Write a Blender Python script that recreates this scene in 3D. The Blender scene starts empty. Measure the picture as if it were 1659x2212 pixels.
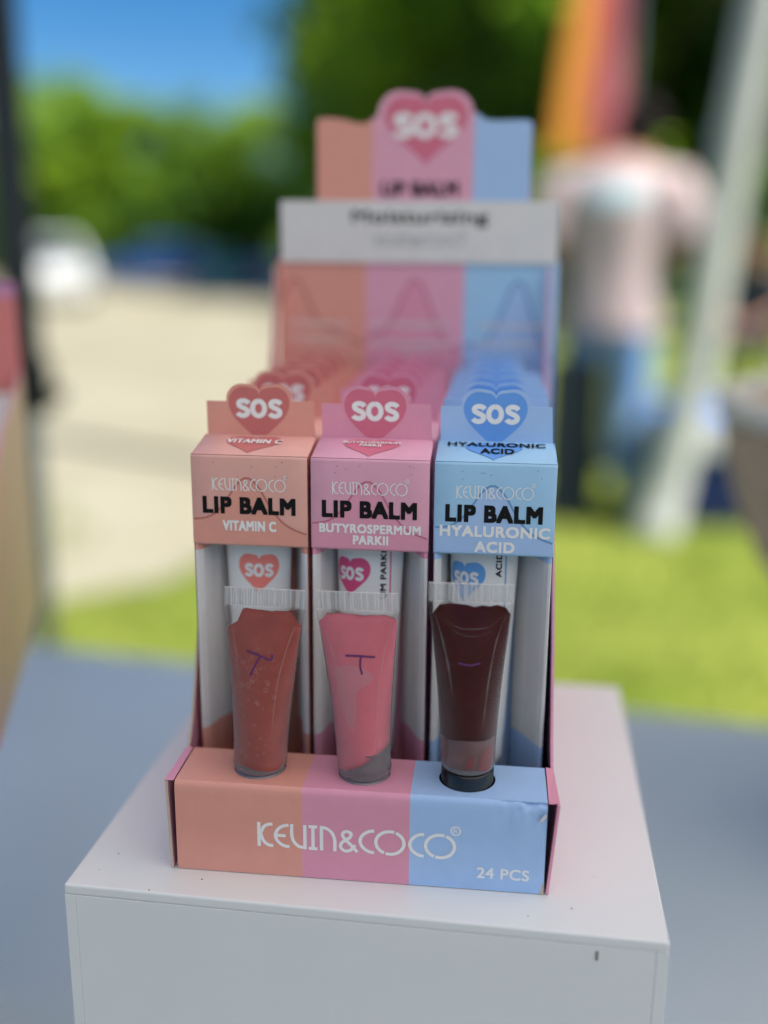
import bpy, bmesh, math, random
from mathutils import Vector, Matrix, noise
random.seed(7)
PI = math.pi
sc = bpy.context.scene
COL = sc.collection
Z0 = 0.944                                   # height of the white display stand's top above the grass

# ------------------------------------------------------------------ camera
cam_d = bpy.data.cameras.new('camera'); cam = bpy.data.objects.new('camera', cam_d); COL.objects.link(cam)
R_ = Vector((0.9941, 0.1082, 0.0086)); U_ = Vector((-0.0349, 0.2431, 0.9694)); F_ = Vector((-0.1028, 0.9640, -0.2454))
cam.matrix_world = Matrix(((R_.x, U_.x, -F_.x, 0.0885), (R_.y, U_.y, -F_.y, -0.2569), (R_.z, U_.z, -F_.z, 0.1761 + Z0), (0, 0, 0, 1)))
cam_d.sensor_fit = 'VERTICAL'; cam_d.sensor_height = 36.0; cam_d.sensor_width = 27.0
cam_d.lens = 36.0 * 2194.0 / 2212.0
cam_d.clip_start = 0.02; cam_d.clip_end = 2000
cam_d.dof.use_dof = True; cam_d.dof.focus_distance = 0.294; cam_d.dof.aperture_fstop = 2.5
sc.camera = cam

# ------------------------------------------------------------------ sky, sun, exposure
SUN_EL, SUN_AZ = math.radians(58), math.radians(110)      # azimuth from +Y (away from the camera) towards +X (right)
w = bpy.data.worlds.new('World'); sc.world = w; w.use_nodes = True
nt = w.node_tree; nt.nodes.clear()
sky = nt.nodes.new('ShaderNodeTexSky'); sky.sky_type = 'NISHITA'; sky.sun_disc = False
sky.sun_elevation = SUN_EL; sky.sun_rotation = SUN_AZ; sky.air_density = 1.0; sky.dust_density = 0.1; sky.altitude = 1200; sky.ozone_density = 3.0
bg = nt.nodes.new('ShaderNodeBackground'); bg.inputs['Strength'].default_value = 0.062
out = nt.nodes.new('ShaderNodeOutputWorld')
hs = nt.nodes.new('ShaderNodeHueSaturation'); hs.inputs['Saturation'].default_value = 1.38; hs.inputs['Value'].default_value = 1.1
nt.links.new(sky.outputs[0], hs.inputs['Color']); nt.links.new(hs.outputs[0], bg.inputs[0]); nt.links.new(bg.outputs[0], out.inputs[0])
sun_d = bpy.data.lights.new('sun', 'SUN'); sun_d.energy = 5.0; sun_d.angle = math.radians(0.53); sun_d.color = (1.0, 0.95, 0.87)
sun = bpy.data.objects.new('sun', sun_d); COL.objects.link(sun)
sdir = Vector((math.sin(SUN_AZ) * math.cos(SUN_EL), math.cos(SUN_AZ) * math.cos(SUN_EL), math.sin(SUN_EL)))
sun.rotation_euler = sdir.to_track_quat('Z', 'Y').to_euler(); sun.location = sdir * 30
sc.view_settings.view_transform = 'Standard'; sc.view_settings.look = 'None'
sc.view_settings.exposure = .93; sc.view_settings.gamma = 1.0; sc.view_settings.use_curve_mapping = False
sc.render.engine = 'CYCLES'
sc.cycles.use_denoising = True; sc.cycles.transparent_max_bounces = 24; sc.cycles.max_bounces = 8
sc.cycles.sample_clamp_indirect = 6.0; sc.cycles.caustics_reflective = False; sc.cycles.caustics_refractive = False

# ------------------------------------------------------------------ materials
def mat(name, col, rough=0.5, spec=0.5, bump=0.0, bscale=200.0, var=0.0, vscale=20.0, metallic=0.0, sss=0.0, coat=0.0):
    m = bpy.data.materials.new(name); m.use_nodes = True
    n = m.node_tree; b = n.nodes['Principled BSDF']
    b.inputs['Base Color'].default_value = (*col, 1); b.inputs['Roughness'].default_value = rough
    b.inputs['Specular IOR Level'].default_value = spec; b.inputs['Metallic'].default_value = metallic
    if sss:
        b.inputs['Subsurface Weight'].default_value = sss; b.inputs['Subsurface Radius'].default_value = (1, .45, .35); b.inputs['Subsurface Scale'].default_value = 0.002
    if coat: b.inputs['Coat Weight'].default_value = coat; b.inputs['Coat Roughness'].default_value = .08
    tc = n.nodes.new('ShaderNodeTexCoord')
    if bump:
        t = n.nodes.new('ShaderNodeTexNoise'); t.inputs['Scale'].default_value = bscale; t.inputs['Detail'].default_value = 4
        bp = n.nodes.new('ShaderNodeBump'); bp.inputs['Strength'].default_value = bump; bp.inputs['Distance'].default_value = 1.0 / bscale * .25
        n.links.new(tc.outputs['Object'], t.inputs['Vector']); n.links.new(t.outputs['Fac'], bp.inputs['Height']); n.links.new(bp.outputs[0], b.inputs['Normal'])
    if var:
        t = n.nodes.new('ShaderNodeTexNoise'); t.inputs['Scale'].default_value = vscale; t.inputs['Detail'].default_value = 6; t.inputs['Roughness'].default_value = .65
        mr = n.nodes.new('ShaderNodeMapRange'); mr.inputs['From Min'].default_value = .3; mr.inputs['From Max'].default_value = .7
        mr.inputs['To Min'].default_value = 1 - var; mr.inputs['To Max'].default_value = 1 + var
        mx = n.nodes.new('ShaderNodeVectorMath'); mx.operation = 'SCALE'; mx.inputs[0].default_value = col
        n.links.new(tc.outputs['Object'], t.inputs['Vector']); n.links.new(t.outputs['Fac'], mr.inputs['Value'])
        n.links.new(mr.outputs[0], mx.inputs['Scale']); n.links.new(mx.outputs[0], b.inputs['Base Color'])
    return m
def card(name, col, rough=.42): return mat(name, col, rough, .4, bump=.12, bscale=900, var=.035, vscale=120)
def leafmat(name, col, tr=.45):
    m = bpy.data.materials.new(name); m.use_nodes = True; n = m.node_tree; n.nodes.clear()
    d = n.nodes.new('ShaderNodeBsdfDiffuse'); t = n.nodes.new('ShaderNodeBsdfTranslucent'); mx = n.nodes.new('ShaderNodeMixShader'); o = n.nodes.new('ShaderNodeOutputMaterial')
    d.inputs[0].default_value = (*col, 1); t.inputs[0].default_value = (min(1, col[0] * 1.9), min(1, col[1] * 1.7), col[2] * .9, 1); mx.inputs[0].default_value = tr
    n.links.new(d.outputs[0], mx.inputs[1]); n.links.new(t.outputs[0], mx.inputs[2]); n.links.new(mx.outputs[0], o.inputs[0]); return m
def clearmat(name, haze, tint=(.97, .96, .965), hcol=(.8, .79, .8), rough=.12, edge=.4):
    m = bpy.data.materials.new(name); m.use_nodes = True; n = m.node_tree; n.nodes.clear()
    tr = n.nodes.new('ShaderNodeBsdfTransparent'); tr.inputs[0].default_value = (*tint, 1)
    df = n.nodes.new('ShaderNodeBsdfDiffuse'); df.inputs[0].default_value = (*hcol, 1)
    gl = n.nodes.new('ShaderNodeBsdfGlossy'); gl.inputs['Roughness'].default_value = rough
    m1 = n.nodes.new('ShaderNodeMixShader'); m1.inputs[0].default_value = haze
    fr = n.nodes.new('ShaderNodeFresnel'); fr.inputs['IOR'].default_value = 1.22
    m2 = n.nodes.new('ShaderNodeMixShader'); o = n.nodes.new('ShaderNodeOutputMaterial')
    L = n.links.new
    lw = n.nodes.new('ShaderNodeLayerWeight'); lw.inputs['Blend'].default_value = .25; ma = n.nodes.new('ShaderNodeMath'); ma.operation = 'MULTIPLY_ADD'; ma.inputs[1].default_value = edge; ma.inputs[2].default_value = haze; L(lw.outputs['Facing'], ma.inputs[0]); L(ma.outputs[0], m1.inputs[0])
    L(tr.outputs[0], m1.inputs[1]); L(df.outputs[0], m1.inputs[2]); L(fr.outputs[0], m2.inputs[0]); L(m1.outputs[0], m2.inputs[1]); L(gl.outputs[0], m2.inputs[2]); L(m2.outputs[0], o.inputs[0])
    return m
def fabric_roof(name, col, tr):
    m = leafmat(name, col, tr); m.node_tree.nodes['Translucent BSDF'].inputs[0].default_value = (*col, 1); return m

M = {}
M['orange'] = card('coral_card', (.76, .335, .265)); M['pink'] = card('pink_card', (.76, .315, .43)); M['blue'] = card('blue_card', (.38, .55, .84))
M['orange_hi'] = card('coral_card_pale', (.78, .40, .345)); M['pink_hi'] = card('pink_card_pale', (.77, .37, .49)); M['blue_hi'] = card('blue_card_pale', (.36, .60, .84))
M['orange_heart'] = card('coral_heart_print', (.60, .165, .155)); M['pink_heart'] = card('pink_heart_print', (.68, .16, .25)); M['blue_heart'] = card('blue_heart_print', (.14, .35, .80))
M['orange_line'] = card('coral_line_print', (.52, .17, .14)); M['pink_line'] = card('pink_line_print', (.56, .16, .25)); M['blue_line'] = card('blue_line_print', (.15, .31, .58))
M['orange_tube'] = card('coral_tube_print', (.88, .24, .2)); M['pink_tube'] = card('magenta_tube_print', (.68, .08, .22)); M['blue_tube'] = card('blue_tube_print', (.13, .36, .74))
M['cardwhite'] = card('white_card', (.72, .70, .69)); M['tan'] = card('tan_card_edge', (.55, .45, .34), .8)
M['white_ink'] = mat('white_ink', (.87, .85, .85), .5); M['pale_ink'] = mat('pale_ink', (.78, .68, .67), .5); M['black_ink'] = mat('black_ink', (.008, .008, .009), .6, .15)
M['grey_ink'] = mat('grey_ink', (.22, .23, .25), .5)
M['board'] = mat('dark_board', (.10, .075, .065), .9, .2)  # dark brown for tray floors, ledge back and backing
M['stand'] = mat('white_laminate', (.80, .79, .77), .2, .5, bump=.05, bscale=500, var=.015, vscale=25)
M['dust'] = mat('dark_speck', (.18, .17, .16), .9)
M['tubewhite'] = mat('white_plastic', (.80, .80, .80), .3, .5)
M['shell'] = clearmat('clear_plastic', .006); M['crimp'] = clearmat('hazy_clear_plastic', .22, rough=.15, edge=.3); M['shellbase'] = clearmat('clear_thick_base', .22, (.80, .74, .76), (.55, .50, .52), .15)
M['gloss_brown'] = mat('brown_rose_gloss', (.50, .105, .085), .25, .12, sss=.25, var=.12, vscale=180)
M['gloss_pink'] = mat('pink_gloss', (.97, .24, .30), .25, .12, sss=.25, var=.06, vscale=150)
M['gloss_red'] = mat('dark_red_gloss', (.075, .006, .008), .3, .0, var=.2, vscale=120)
M['smear_red'] = mat('red_smear', (.28, .05, .055), .35); M['smear_pink'] = mat('pink_film', (.86, .27, .33), .3); M['bubble'] = mat('gloss_bubble', (.60, .215, .175), .2)
M['purple'] = mat('purple_marker', (.12, .012, .12), .4)
M['crease'] = clearmat('crease_highlight', .10, hcol=(.85, .80, .80), rough=.08); M['rib'] = clearmat('frosted_rib_highlight', .42, hcol=(.85, .84, .85), rough=.2, edge=.2); M['milky'] = clearmat('milky_foot', .35, (.75, .66, .68), (.50, .42, .44), .2, .2); M['milky_red'] = clearmat('red_milky_foot', .45, (.70, .50, .50), (.42, .22, .23), .2, .2); M['greycap'] = mat('smoky_clear_cap', (.30, .25, .26), .25); M['blackcap'] = mat('black_cap', (.012, .012, .014), .25, .5)
M['table'] = mat('sky_tinted_grey_plastic', (.52, .57, .60), .28, .5, bump=.06, bscale=700, var=.03, vscale=8)  # blue cast of the sky light mixed into the grey base colour
M['steel'] = mat('grey_steel', (.35, .37, .38), .4, .5, metallic=.6)
M['blacksteel'] = mat('black_powder_coat', (.018, .02, .024), .45, .5); M['blackplastic'] = mat('black_plastic', (.008, .008, .009), .5)
M['canopy'] = fabric_roof('canopy_fabric', (.82, .785, .755), .68)

# ------------------------------------------------------------------ helpers
def link(o, parent=None):
    COL.objects.link(o)
    if parent is not None: o.parent = parent
    return o
def mk(name, verts, faces, mats, parent=None, idx=None, smooth=False, kind=None):
    me = bpy.data.meshes.new(name); me.from_pydata([tuple(v) for v in verts], [], faces)
    for m in (mats if isinstance(mats, (list, tuple)) else [mats]): me.materials.append(M[m] if isinstance(m, str) else m)
    if idx: me.polygons.foreach_set('material_index', idx)
    if smooth: me.polygons.foreach_set('use_smooth', [True] * len(me.polygons))
    me.update()
    o = bpy.data.objects.new(name, me); link(o, parent)
    if kind: o['kind'] = kind
    return o
def frombm(name, bm, m, parent=None, smooth=False):
    me = bpy.data.meshes.new(name); bm.normal_update(); bm.to_mesh(me); bm.free()
    for x in (m if isinstance(m, (list, tuple)) else [m]): me.materials.append(M[x] if isinstance(x, str) else x)
    if smooth: me.polygons.foreach_set('use_smooth', [True] * len(me.polygons))
    return link(bpy.data.objects.new(name, me), parent)
def tag(o, label, cat, group=None, kind=None):
    o['label'] = label; o['category'] = cat
    if group: o['group'] = group
    if kind: o['kind'] = kind
    return o
def thing(name, label, cat, loc=(0, 0, 0), rz=0, group=None):
    o = bpy.data.objects.new(name, None); o.empty_display_size = .02; link(o); o.location = loc; o.rotation_euler = (0, 0, rz)
    return tag(o, label, cat, group)
def struct(o): o['kind'] = 'structure'; return o
def box(name, x0, x1, y0, y1, z0, z1, m, parent=None, bev=0.0, seg=2):
    bm = bmesh.new(); bmesh.ops.create_cube(bm, size=1)
    for v in bm.verts: v.co = Vector(((x0 + x1) / 2 + v.co.x * (x1 - x0), (y0 + y1) / 2 + v.co.y * (y1 - y0), (z0 + z1) / 2 + v.co.z * (z1 - z0)))
    if bev: bmesh.ops.bevel(bm, geom=bm.edges[:], offset=bev, segments=seg, affect='EDGES', profile=.5)
    return frombm(name, bm, m, parent, smooth=False)
def slab(name, pts, f, t, m, parent=None, idxfn=None):
    """outline pts (u,v) -> f(u,v,n) ; thickness t behind"""
    n = len(pts); v = [f(p[0], p[1], 0) for p in pts] + [f(p[0], p[1], t) for p in pts]
    fc = [list(range(n)), list(range(2 * n - 1, n - 1, -1))] + [[i, i + n, (i + 1) % n + n, (i + 1) % n] for i in range(n)]
    return mk(name, v, fc, m, parent)
def tube(name, path, radii, m, parent=None, n=10, smooth=True, caps=True):
    vs, fs = [], []
    P = [Vector(p) for p in path]
    for i, p in enumerate(P):
        d = (P[min(i + 1, len(P) - 1)] - P[max(i - 1, 0)]).normalized()
        a = Vector((0, 0, 1)) if abs(d.z) < .9 else Vector((1, 0, 0))
        s = d.cross(a).normalized(); t = s.cross(d)
        r = radii[i] if isinstance(radii, (list, tuple)) else radii
        for k in range(n):
            an = 2 * PI * k / n; vs.append(p + s * math.cos(an) * r + t * math.sin(an) * r)
    for i in range(len(P) - 1):
        for k in range(n): fs.append([i * n + k, i * n + (k + 1) % n, (i + 1) * n + (k + 1) % n, (i + 1) * n + k])
    if caps: fs.append(list(range(n))[::-1]); fs.append([(len(P) - 1) * n + k for k in range(n)])
    return mk(name, vs, fs, m, parent, smooth=smooth)
def lathe(name, prof, m, parent=None, n=40, c=(0, 0, 0), fr=None, smooth=True, capb=True, capt=True):
    vs, fs = [], []
    for r, z in prof:
        for k in range(n):
            a = 2 * PI * k / n; rr = r * (fr(a, z) if fr else 1); vs.append((c[0] + rr * math.cos(a), c[1] + rr * math.sin(a), c[2] + z))
    for i in range(len(prof) - 1):
        for k in range(n): fs.append([i * n + k, i * n + (k + 1) % n, (i + 1) * n + (k + 1) % n, (i + 1) * n + k])
    if capb: fs.append(list(range(n))[::-1])
    if capt: fs.append([(len(prof) - 1) * n + k for k in range(n)])
    return mk(name, vs, fs, m, parent, smooth=smooth)
# --- lettering: outlines of the built-in face, thickened, as flat ink
def text_geo(s, off=0.0, cache={}):                      # off: faux-bold amount, also opens the letter spacing
    if (s, off) in cache: return cache[(s, off)]
    c = bpy.data.curves.new('lettering_source', 'FONT'); c.body = s; c.space_character = 1 + off * 1.8; c.fill_mode = 'FRONT'; c.resolution_u = 4; c.dimensions = '2D'
    o = bpy.data.objects.new('lettering_source', c); COL.objects.link(o)
    me = bpy.data.meshes.new_from_object(o.evaluated_get(bpy.context.evaluated_depsgraph_get()))
    v = [(p.co.x, p.co.y) for p in me.vertices]; f = [list(p.vertices) for p in me.polygons]
    bpy.data.objects.remove(o); bpy.data.curves.remove(c); bpy.data.meshes.remove(me)
    x0 = min(p[0] for p in v); x1 = max(p[0] for p in v); y0 = min(p[1] for p in v); y1 = max(p[1] for p in v)
    g = ([((p[0] - x0) / (x1 - x0), (p[1] - y0) / (y1 - y0)) for p in v], f); cache[(s, off)] = g; return g
def text(name, s, u0, u1, v0, v1, f, m, parent, off=.0, n=-.00006):
    v, fc = text_geo(s, off); h = v1 - v0; b = h * off; V, F = [], []
    sh = [(0, 0)] if not off else [(1, 1), (-1, 1), (-1, -1), (1, -1), (0, 1), (0, -1), (1, 0), (-1, 0), (0, 0)]
    for k, (dx, dy) in enumerate(sh):
        o = len(V); V += [f(u0 + b + p[0] * (u1 - u0 - 2 * b) + dx * b, v0 + b + p[1] * (h - 2 * b) + dy * b, n - .000003 * k) for p in v]; F += [[o + i for i in q] for q in fc]
    return mk(name, V, F, m, parent)
for s_, o_ in (('LIP BALM', .062), ('VITAMIN C', .035), ('BUTYROSPERMUM', .035), ('PARKII', .035), ('HYALURONIC', .035), ('ACID', .035), ('24 PCS', .025), ('R', 0.0), ('Moisturizing', .03), ('SOS', .075), ('UM PARKII', .035)):
    text_geo(s_, o_)
def smooth_line(pts, k=6):
    P = [Vector((*p, 0)) for p in pts]; P = [P[0] * 2 - P[1]] + P + [P[-1] * 2 - P[-2]]; o = []
    for i in range(1, len(P) - 2):
        a, b, c, d = P[i - 1:i + 3]
        for j in range(k):
            t = j / k; o.append(.5 * ((2 * b) + (c - a) * t + (2 * a - 5 * b + 4 * c - d) * t * t + (3 * b - a - 3 * c + d) * t ** 3))
    o.append(P[-2]); return [(p.x, p.y) for p in o]
def ribbon(pts, wd, V, F, f, n):
    P = [Vector((*p, 0)) for p in pts]; b = len(V)
    for i, p in enumerate(P):
        d = (P[min(i + 1, len(P) - 1)] - P[max(i - 1, 0)]); d.normalize(); s = Vector((-d.y, d.x, 0)) * (wd if not callable(wd) else wd(i / (len(P) - 1))) / 2
        V.append(f(p.x + s.x, p.y + s.y, n)); V.append(f(p.x - s.x, p.y - s.y, n))
    for i in range(len(P) - 1): F.append([b + 2 * i, b + 2 * i + 1, b + 2 * i + 3, b + 2 * i + 2])
def arc(cx, cy, rx, ry, a0, a1, k=22): return [(cx + rx * math.cos(math.radians(a0 + (a1 - a0) * i / k)), cy + ry * math.sin(math.radians(a0 + (a1 - a0) * i / k))) for i in range(k + 1)]
S = smooth_line
LOGO = [[(22, 0), (22, 200)], S([(128, 190), (92, 184), (60, 162), (34, 108)]), S([(36, 104), (55, 50), (90, 18), (132, 10)]),
        S([(252, 190), (205, 178), (168, 148), (149, 100), (166, 52), (208, 20), (256, 10)]), [(162, 100), (228, 100)],
        S([(276, 200), (276, 110), (290, 58), (325, 22), (362, 12)]), [(376, 0), (376, 200)],
        [(438, 12), (438, 188)], [(405, 190), (471, 190)], [(405, 10), (471, 10)],
        [(503, 0), (503, 186)], S([(490, 190), (540, 184), (583, 150), (603, 98), (605, 50), (605, 0)]),
        S([(776, 6), (735, 52), (690, 100), (666, 128), (668, 158), (697, 170), (726, 157), (727, 130)]), S([(727, 130), (694, 102), (657, 74), (650, 38), (678, 10), (716, 14), (745, 40), (760, 62)]),
        S([(903, 190), (858, 180), (815, 148), (797, 100), (815, 52), (858, 20), (903, 10)]),
        arc(1022, 100, 106, 92, 72, 246), arc(1022, 100, 106, 92, -108, 66),
        S([(1278, 190), (1233, 180), (1190, 148), (1172, 100), (1190, 52), (1233, 20), (1278, 10)]),
        arc(1398, 100, 108, 92, 72, 246), arc(1398, 100, 108, 92, -108, 66)]
def logo(name, u0, u1, v0, f, m, parent, wd=26, wr=11, v1=None):
    k = (u1 - u0) / 1520.0; kv = k if v1 is None else (v1 - v0) / 200.0; V, F = [], []
    for i, st in enumerate(LOGO): ribbon([(u0 + p[0] * k, v0 + p[1] * kv) for p in st], wd * k, V, F, f, -.00006 - .000004 * i)
    ribbon([(u0 + p[0] * k, v0 + p[1] * kv) for p in arc(1512, 232, 34, 34, 0, 360, 30)], wr * k, V, F, f, -.00006)
    v, fc = text_geo('R', 0.0); b = len(V)
    V += [f(u0 + (1496 + p[0] * 32) * k, v0 + (214 + p[1] * 36) * kv, -.00006) for p in v]; F += [[b + i for i in q] for q in fc]
    return mk(name, V, F, m, parent)
def heart_pts(cx, top, wd, ht, k=56):
    P = []
    for i in range(k):
        t = 2 * PI * i / k; x = math.sin(t) ** 3; y = (13 * math.cos(t) - 5 * math.cos(2 * t) - 2 * math.cos(3 * t) - math.cos(4 * t)) / 16
        x = math.copysign(abs(x) ** .86, x)
        if math.cos(t) > .3: y += .20 * math.exp(-(x / .24) ** 2)
        P.append((cx + x * wd / 2, top + (y - .741) / 1.80 * ht * 1.03))
    return P
S_L = S([(.63, .74), (.55, .83), (.42, .875), (.27, .865), (.165, .80), (.14, .70), (.19, .61), (.33, .535), (.47, .47), (.575, .38), (.585, .27), (.52, .175), (.39, .125), (.25, .135), (.13, .20), (.085, .25)], 4)
def sos(name, u0, u1, v0, v1, f, m, parent, n=-.00013):
    k = (u1 - u0) / 2.30; h = v1 - v0; V, F = [], []
    for pts, x0 in ((S_L, 0), (arc(.43, .5, .30, .375, 90, 450, 36), .70), (S_L, 1.60)): ribbon([((x0 + p[0]) , p[1]) for p in pts], .25, V, F, lambda u, v, n_: f(u0 + u * k, v0 + v * h, n_), n)
    return mk(name, V, F, m, parent)
def flat(name, pts, f, m, parent, n=-.00005): return mk(name, [f(p[0], p[1], n) for p in pts], [list(range(len(pts)))], m, parent)

# ================================================================== THE SETTING
def ground_mat():
    m = bpy.data.materials.new('lawn_soil'); m.use_nodes = True; n = m.node_tree; b = n.nodes['Principled BSDF']; b.inputs['Roughness'].default_value = .95; b.inputs['Specular IOR Level'].default_value = .1
    tc = n.nodes.new('ShaderNodeTexCoord'); t = n.nodes.new('ShaderNodeTexNoise'); t.inputs['Scale'].default_value = 1.6; t.inputs['Detail'].default_value = 8; t.inputs['Roughness'].default_value = .6
    r = n.nodes.new('ShaderNodeValToRGB'); e = r.color_ramp.elements; e[0].position = .32; e[0].color = (.12, .17, .022, 1); e[1].position = .62; e[1].color = (.25, .285, .055, 1)
    n.links.new(tc.outputs['Object'], t.inputs[0]); n.links.new(t.outputs['Fac'], r.inputs[0]); n.links.new(r.outputs[0], b.inputs['Base Color']); return m
def sand_mat(k=1.0):
    m = bpy.data.materials.new('pale_sand'); m.use_nodes = True; n = m.node_tree; b = n.nodes['Principled BSDF']; b.inputs['Roughness'].default_value = .9; b.inputs['Specular IOR Level'].default_value = .2
    tc = n.nodes.new('ShaderNodeTexCoord'); t = n.nodes.new('ShaderNodeTexNoise'); t.inputs['Scale'].default_value = .9; t.inputs['Detail'].default_value = 9; t.inputs['Roughness'].default_value = .62
    r = n.nodes.new('ShaderNodeValToRGB'); e = r.color_ramp.elements; e[0].position = .3; e[0].color = (.25 * k, .22 * k, .145 * k, 1); e[1].position = .66; e[1].color = (.36 * k, .335 * k, .25 * k, 1)
    n.links.new(tc.outputs['Object'], t.inputs[0]); n.links.new(t.outputs['Fac'], r.inputs[0]); n.links.new(r.outputs[0], b.inputs['Base Color']); return m
G = 600
struct(mk('ground', [(-G, -G, 0), (G, -G, 0), (G, G, 0), (-G, G, 0)], [[0, 1, 2, 3]], ground_mat()))
edge = [(-40, 1.9), (-6, 2.0), (-3, 2.1), (-1.75, 2.35), (-1.05, 3.0), (-.7, 4.2), (-.6, 7), (-.6, 11), (-.2, 17), (1.2, 26), (3, 41), (-4, 42.5), (-20, 42), (-60, 42)]
ep = []
for i, (x, y) in enumerate(edge):
    x2, y2 = edge[(i + 1) % len(edge)]
    for j in range(8):
        t = j / 8; px, py = x + (x2 - x) * t, y + (y2 - y) * t; s = .06 + .01 * py
        ep.append((px + s * noise.noise((px * 2.1, py * 2.1, 0)), py + s * noise.noise((px * 2.1, py * 2.1, 7)), .004))
struct(mk('path', ep, [list(range(len(ep)))], sand_mat()))
e2 = []
for i in range(60):
    x = 30 - i; e2.append((x, 1.25 + .35 * noise.noise((x * .7, 1.5, 3)), .004))
struct(mk('added_bounce_gravel', e2 + [(-30, -40, .004), (30, -40, .004)], [list(range(len(e2) + 2))], sand_mat(.5)))  # unseen gravel added behind the camera for neutral bounce light
# grass blades: a mass nobody could count
M['blade_a'] = leafmat('grass_bright', (.22, .30, .045), .4); M['blade_b'] = leafmat('grass_dry', (.27, .27, .085), .35); M['blade_c'] = leafmat('grass_deep', (.12, .20, .03), .4)
def in_sand(x, y):
    c = False; n = len(edge); j = n - 1
    for i in range(n):
        (xi, yi), (xj, yj) = edge[i], edge[j]
        if (yi > y) != (yj > y) and x < (xj - xi) * (y - yi) / (yj - yi) + xi: c = not c
        j = i
    return c
V, F, I = [], [], []
rg = random.Random(3)
for i in range(42000):
    y = 1.2 + 10 * rg.random() ** 1.7; x = -.12 * y + (rg.random() - .5) * (1.6 + .95 * y)
    nz = noise.noise((x * 1.3, y * 1.3, 2))
    if y < 1.6: continue
    if in_sand(x, y) and nz < .16 + .14 * max(0, y - 3): continue
    h = .03 + .035 * rg.random(); a = rg.random() * PI; c, s = math.cos(a) * .004, math.sin(a) * .004; lx, ly = (rg.random() - .5) * .03, (rg.random() - .5) * .03
    b = len(V); V += [(x - c, y - s, 0), (x + c, y + s, 0), (x + lx, y + ly, h)]; F.append([b, b + 1, b + 2]); I.append(rg.choice((0, 0, 1, 2) if nz > -.1 else (0, 1, 1, 2)))
g = mk('grass', V, F, ['blade_a', 'blade_b', 'blade_c'], idx=I); tag(g, 'short sunlit lawn grass behind the table', 'grass', kind='stuff')

# ------------------------------------------------------------------ trees
M['bark'] = mat('brown_bark', (.10, .075, .05), .9, .2, bump=.6, bscale=12, var=.3, vscale=6); M['palebark'] = mat('pale_smooth_bark', (.57, .57, .53), .7, .3, bump=.3, bscale=18, var=.16, vscale=5)
M['leaf_a'] = leafmat('leaf_light', (.22, .35, .04), .5); M['leaf_b'] = leafmat('leaf_mid', (.16, .29, .045), .5); M['leaf_c'] = leafmat('leaf_dark', (.06, .13, .025), .35)
M['leaf_d'] = leafmat('leaf_shaded', (.022, .055, .016), .2); M['leaf_e'] = leafmat('leaf_blue_green', (.12, .24, .09), .4)
def crown_mesh(name, seed, R, zc, zr, nclump, per, leaf, mats):
    r = random.Random(seed); V, F, I = [], [], []
    for c in range(nclump):
        u = r.uniform(-1, 1); a = r.uniform(0, 2 * PI); q = math.sqrt(1 - u * u); k = r.random() ** .4
        cx, cy, cz = R * k * q * math.cos(a), R * k * q * math.sin(a), zc + zr * k * u
        cr = R * r.uniform(.18, .34); mi = r.choices(range(len(mats)), weights=[3, 3, 2][:len(mats)])[0]
        for l in range(per):
            d = Vector((r.gauss(0, 1), r.gauss(0, 1), r.gauss(0, 1))); d.normalize(); p = Vector((cx, cy, cz)) + d * cr * r.random() ** .45
            e1 = Vector((r.gauss(0, 1), r.gauss(0, 1), r.gauss(0, .45))); e1.normalize(); e2 = e1.cross(Vector((r.gauss(.25, .55), r.gauss(-.3, .55), r.gauss(1, .4)))); e2.normalize()
            L = leaf * r.uniform(.7, 1.3); b = len(V); V += [p - e1 * L, p + e2 * L * .45, p + e1 * L, p - e2 * L * .45]; F.append([b, b + 1, b + 2, b + 3]); I.append(mi if r.random() < .75 else r.randrange(len(mats)))
    o = mk(name, V, F, mats, idx=I); COL.objects.unlink(o); me = o.data; bpy.data.objects.remove(o); return me
CR = {'light': [crown_mesh('crown', s, 3.6, 5.0, 3.5, 60, 85, .26, ['leaf_a', 'leaf_b', 'leaf_e']) for s in (1, 2)],
      'dark': [crown_mesh('crown', s, 4.2, 6.2, 5.2, 75, 85, .3, ['leaf_c', 'leaf_d', 'leaf_b']) for s in (3, 4)],  # darker leaf colours carry the shade on the right-hand trees
      'mid': [crown_mesh('crown', s, 4.2, 6.0, 5.2, 75, 85, .3, ['leaf_b', 'leaf_e', 'leaf_a']) for s in (8, 9)],
      'bush': [crown_mesh('crown', s, 1.9, 1.15, 1.15, 30, 70, .17, ['leaf_c', 'leaf_b', 'leaf_c']) for s in (5, 6)]}
def trunk_mesh(h, r, seed, m='bark', sp=1.0):
    rr = random.Random(seed); vs = []
    o = tube('trunk', [(0, 0, -.02), (.05, .02, h * .3), (-.05, .06, h * .6), (.04, 0, h)], [r * 1.25, r, r * .8, r * .45], m); vs.append(o)
    for k in range(4):
        a = k * 1.6 + rr.random(); z = h * (.5 + .1 * k)
        vs.append(tube('limb', [(0, .04, z), (math.cos(a) * 1.1 * sp, math.sin(a) * 1.1 * sp, z + 1.0 * sp), (math.cos(a) * 2.0 * sp, math.sin(a) * 2.0 * sp, z + 1.7 * sp)], [r * .5, r * .35, r * .15], m, n=7))
    bm = bmesh.new()
    for x in vs: bm.from_mesh(x.data)
    me = bpy.data.meshes.new('trunk'); bm.to_mesh(me); bm.free(); me.materials.append(M[m])
    for x in vs: bpy.data.objects.remove(x)
    return me
TR = {'light': trunk_mesh(4.5, .2, 1), 'dark': trunk_mesh(6.5, .28, 2), 'mid': trunk_mesh(6.5, .25, 5), 'bush': trunk_mesh(.9, .05, 3, 'bark', .35)}
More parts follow.
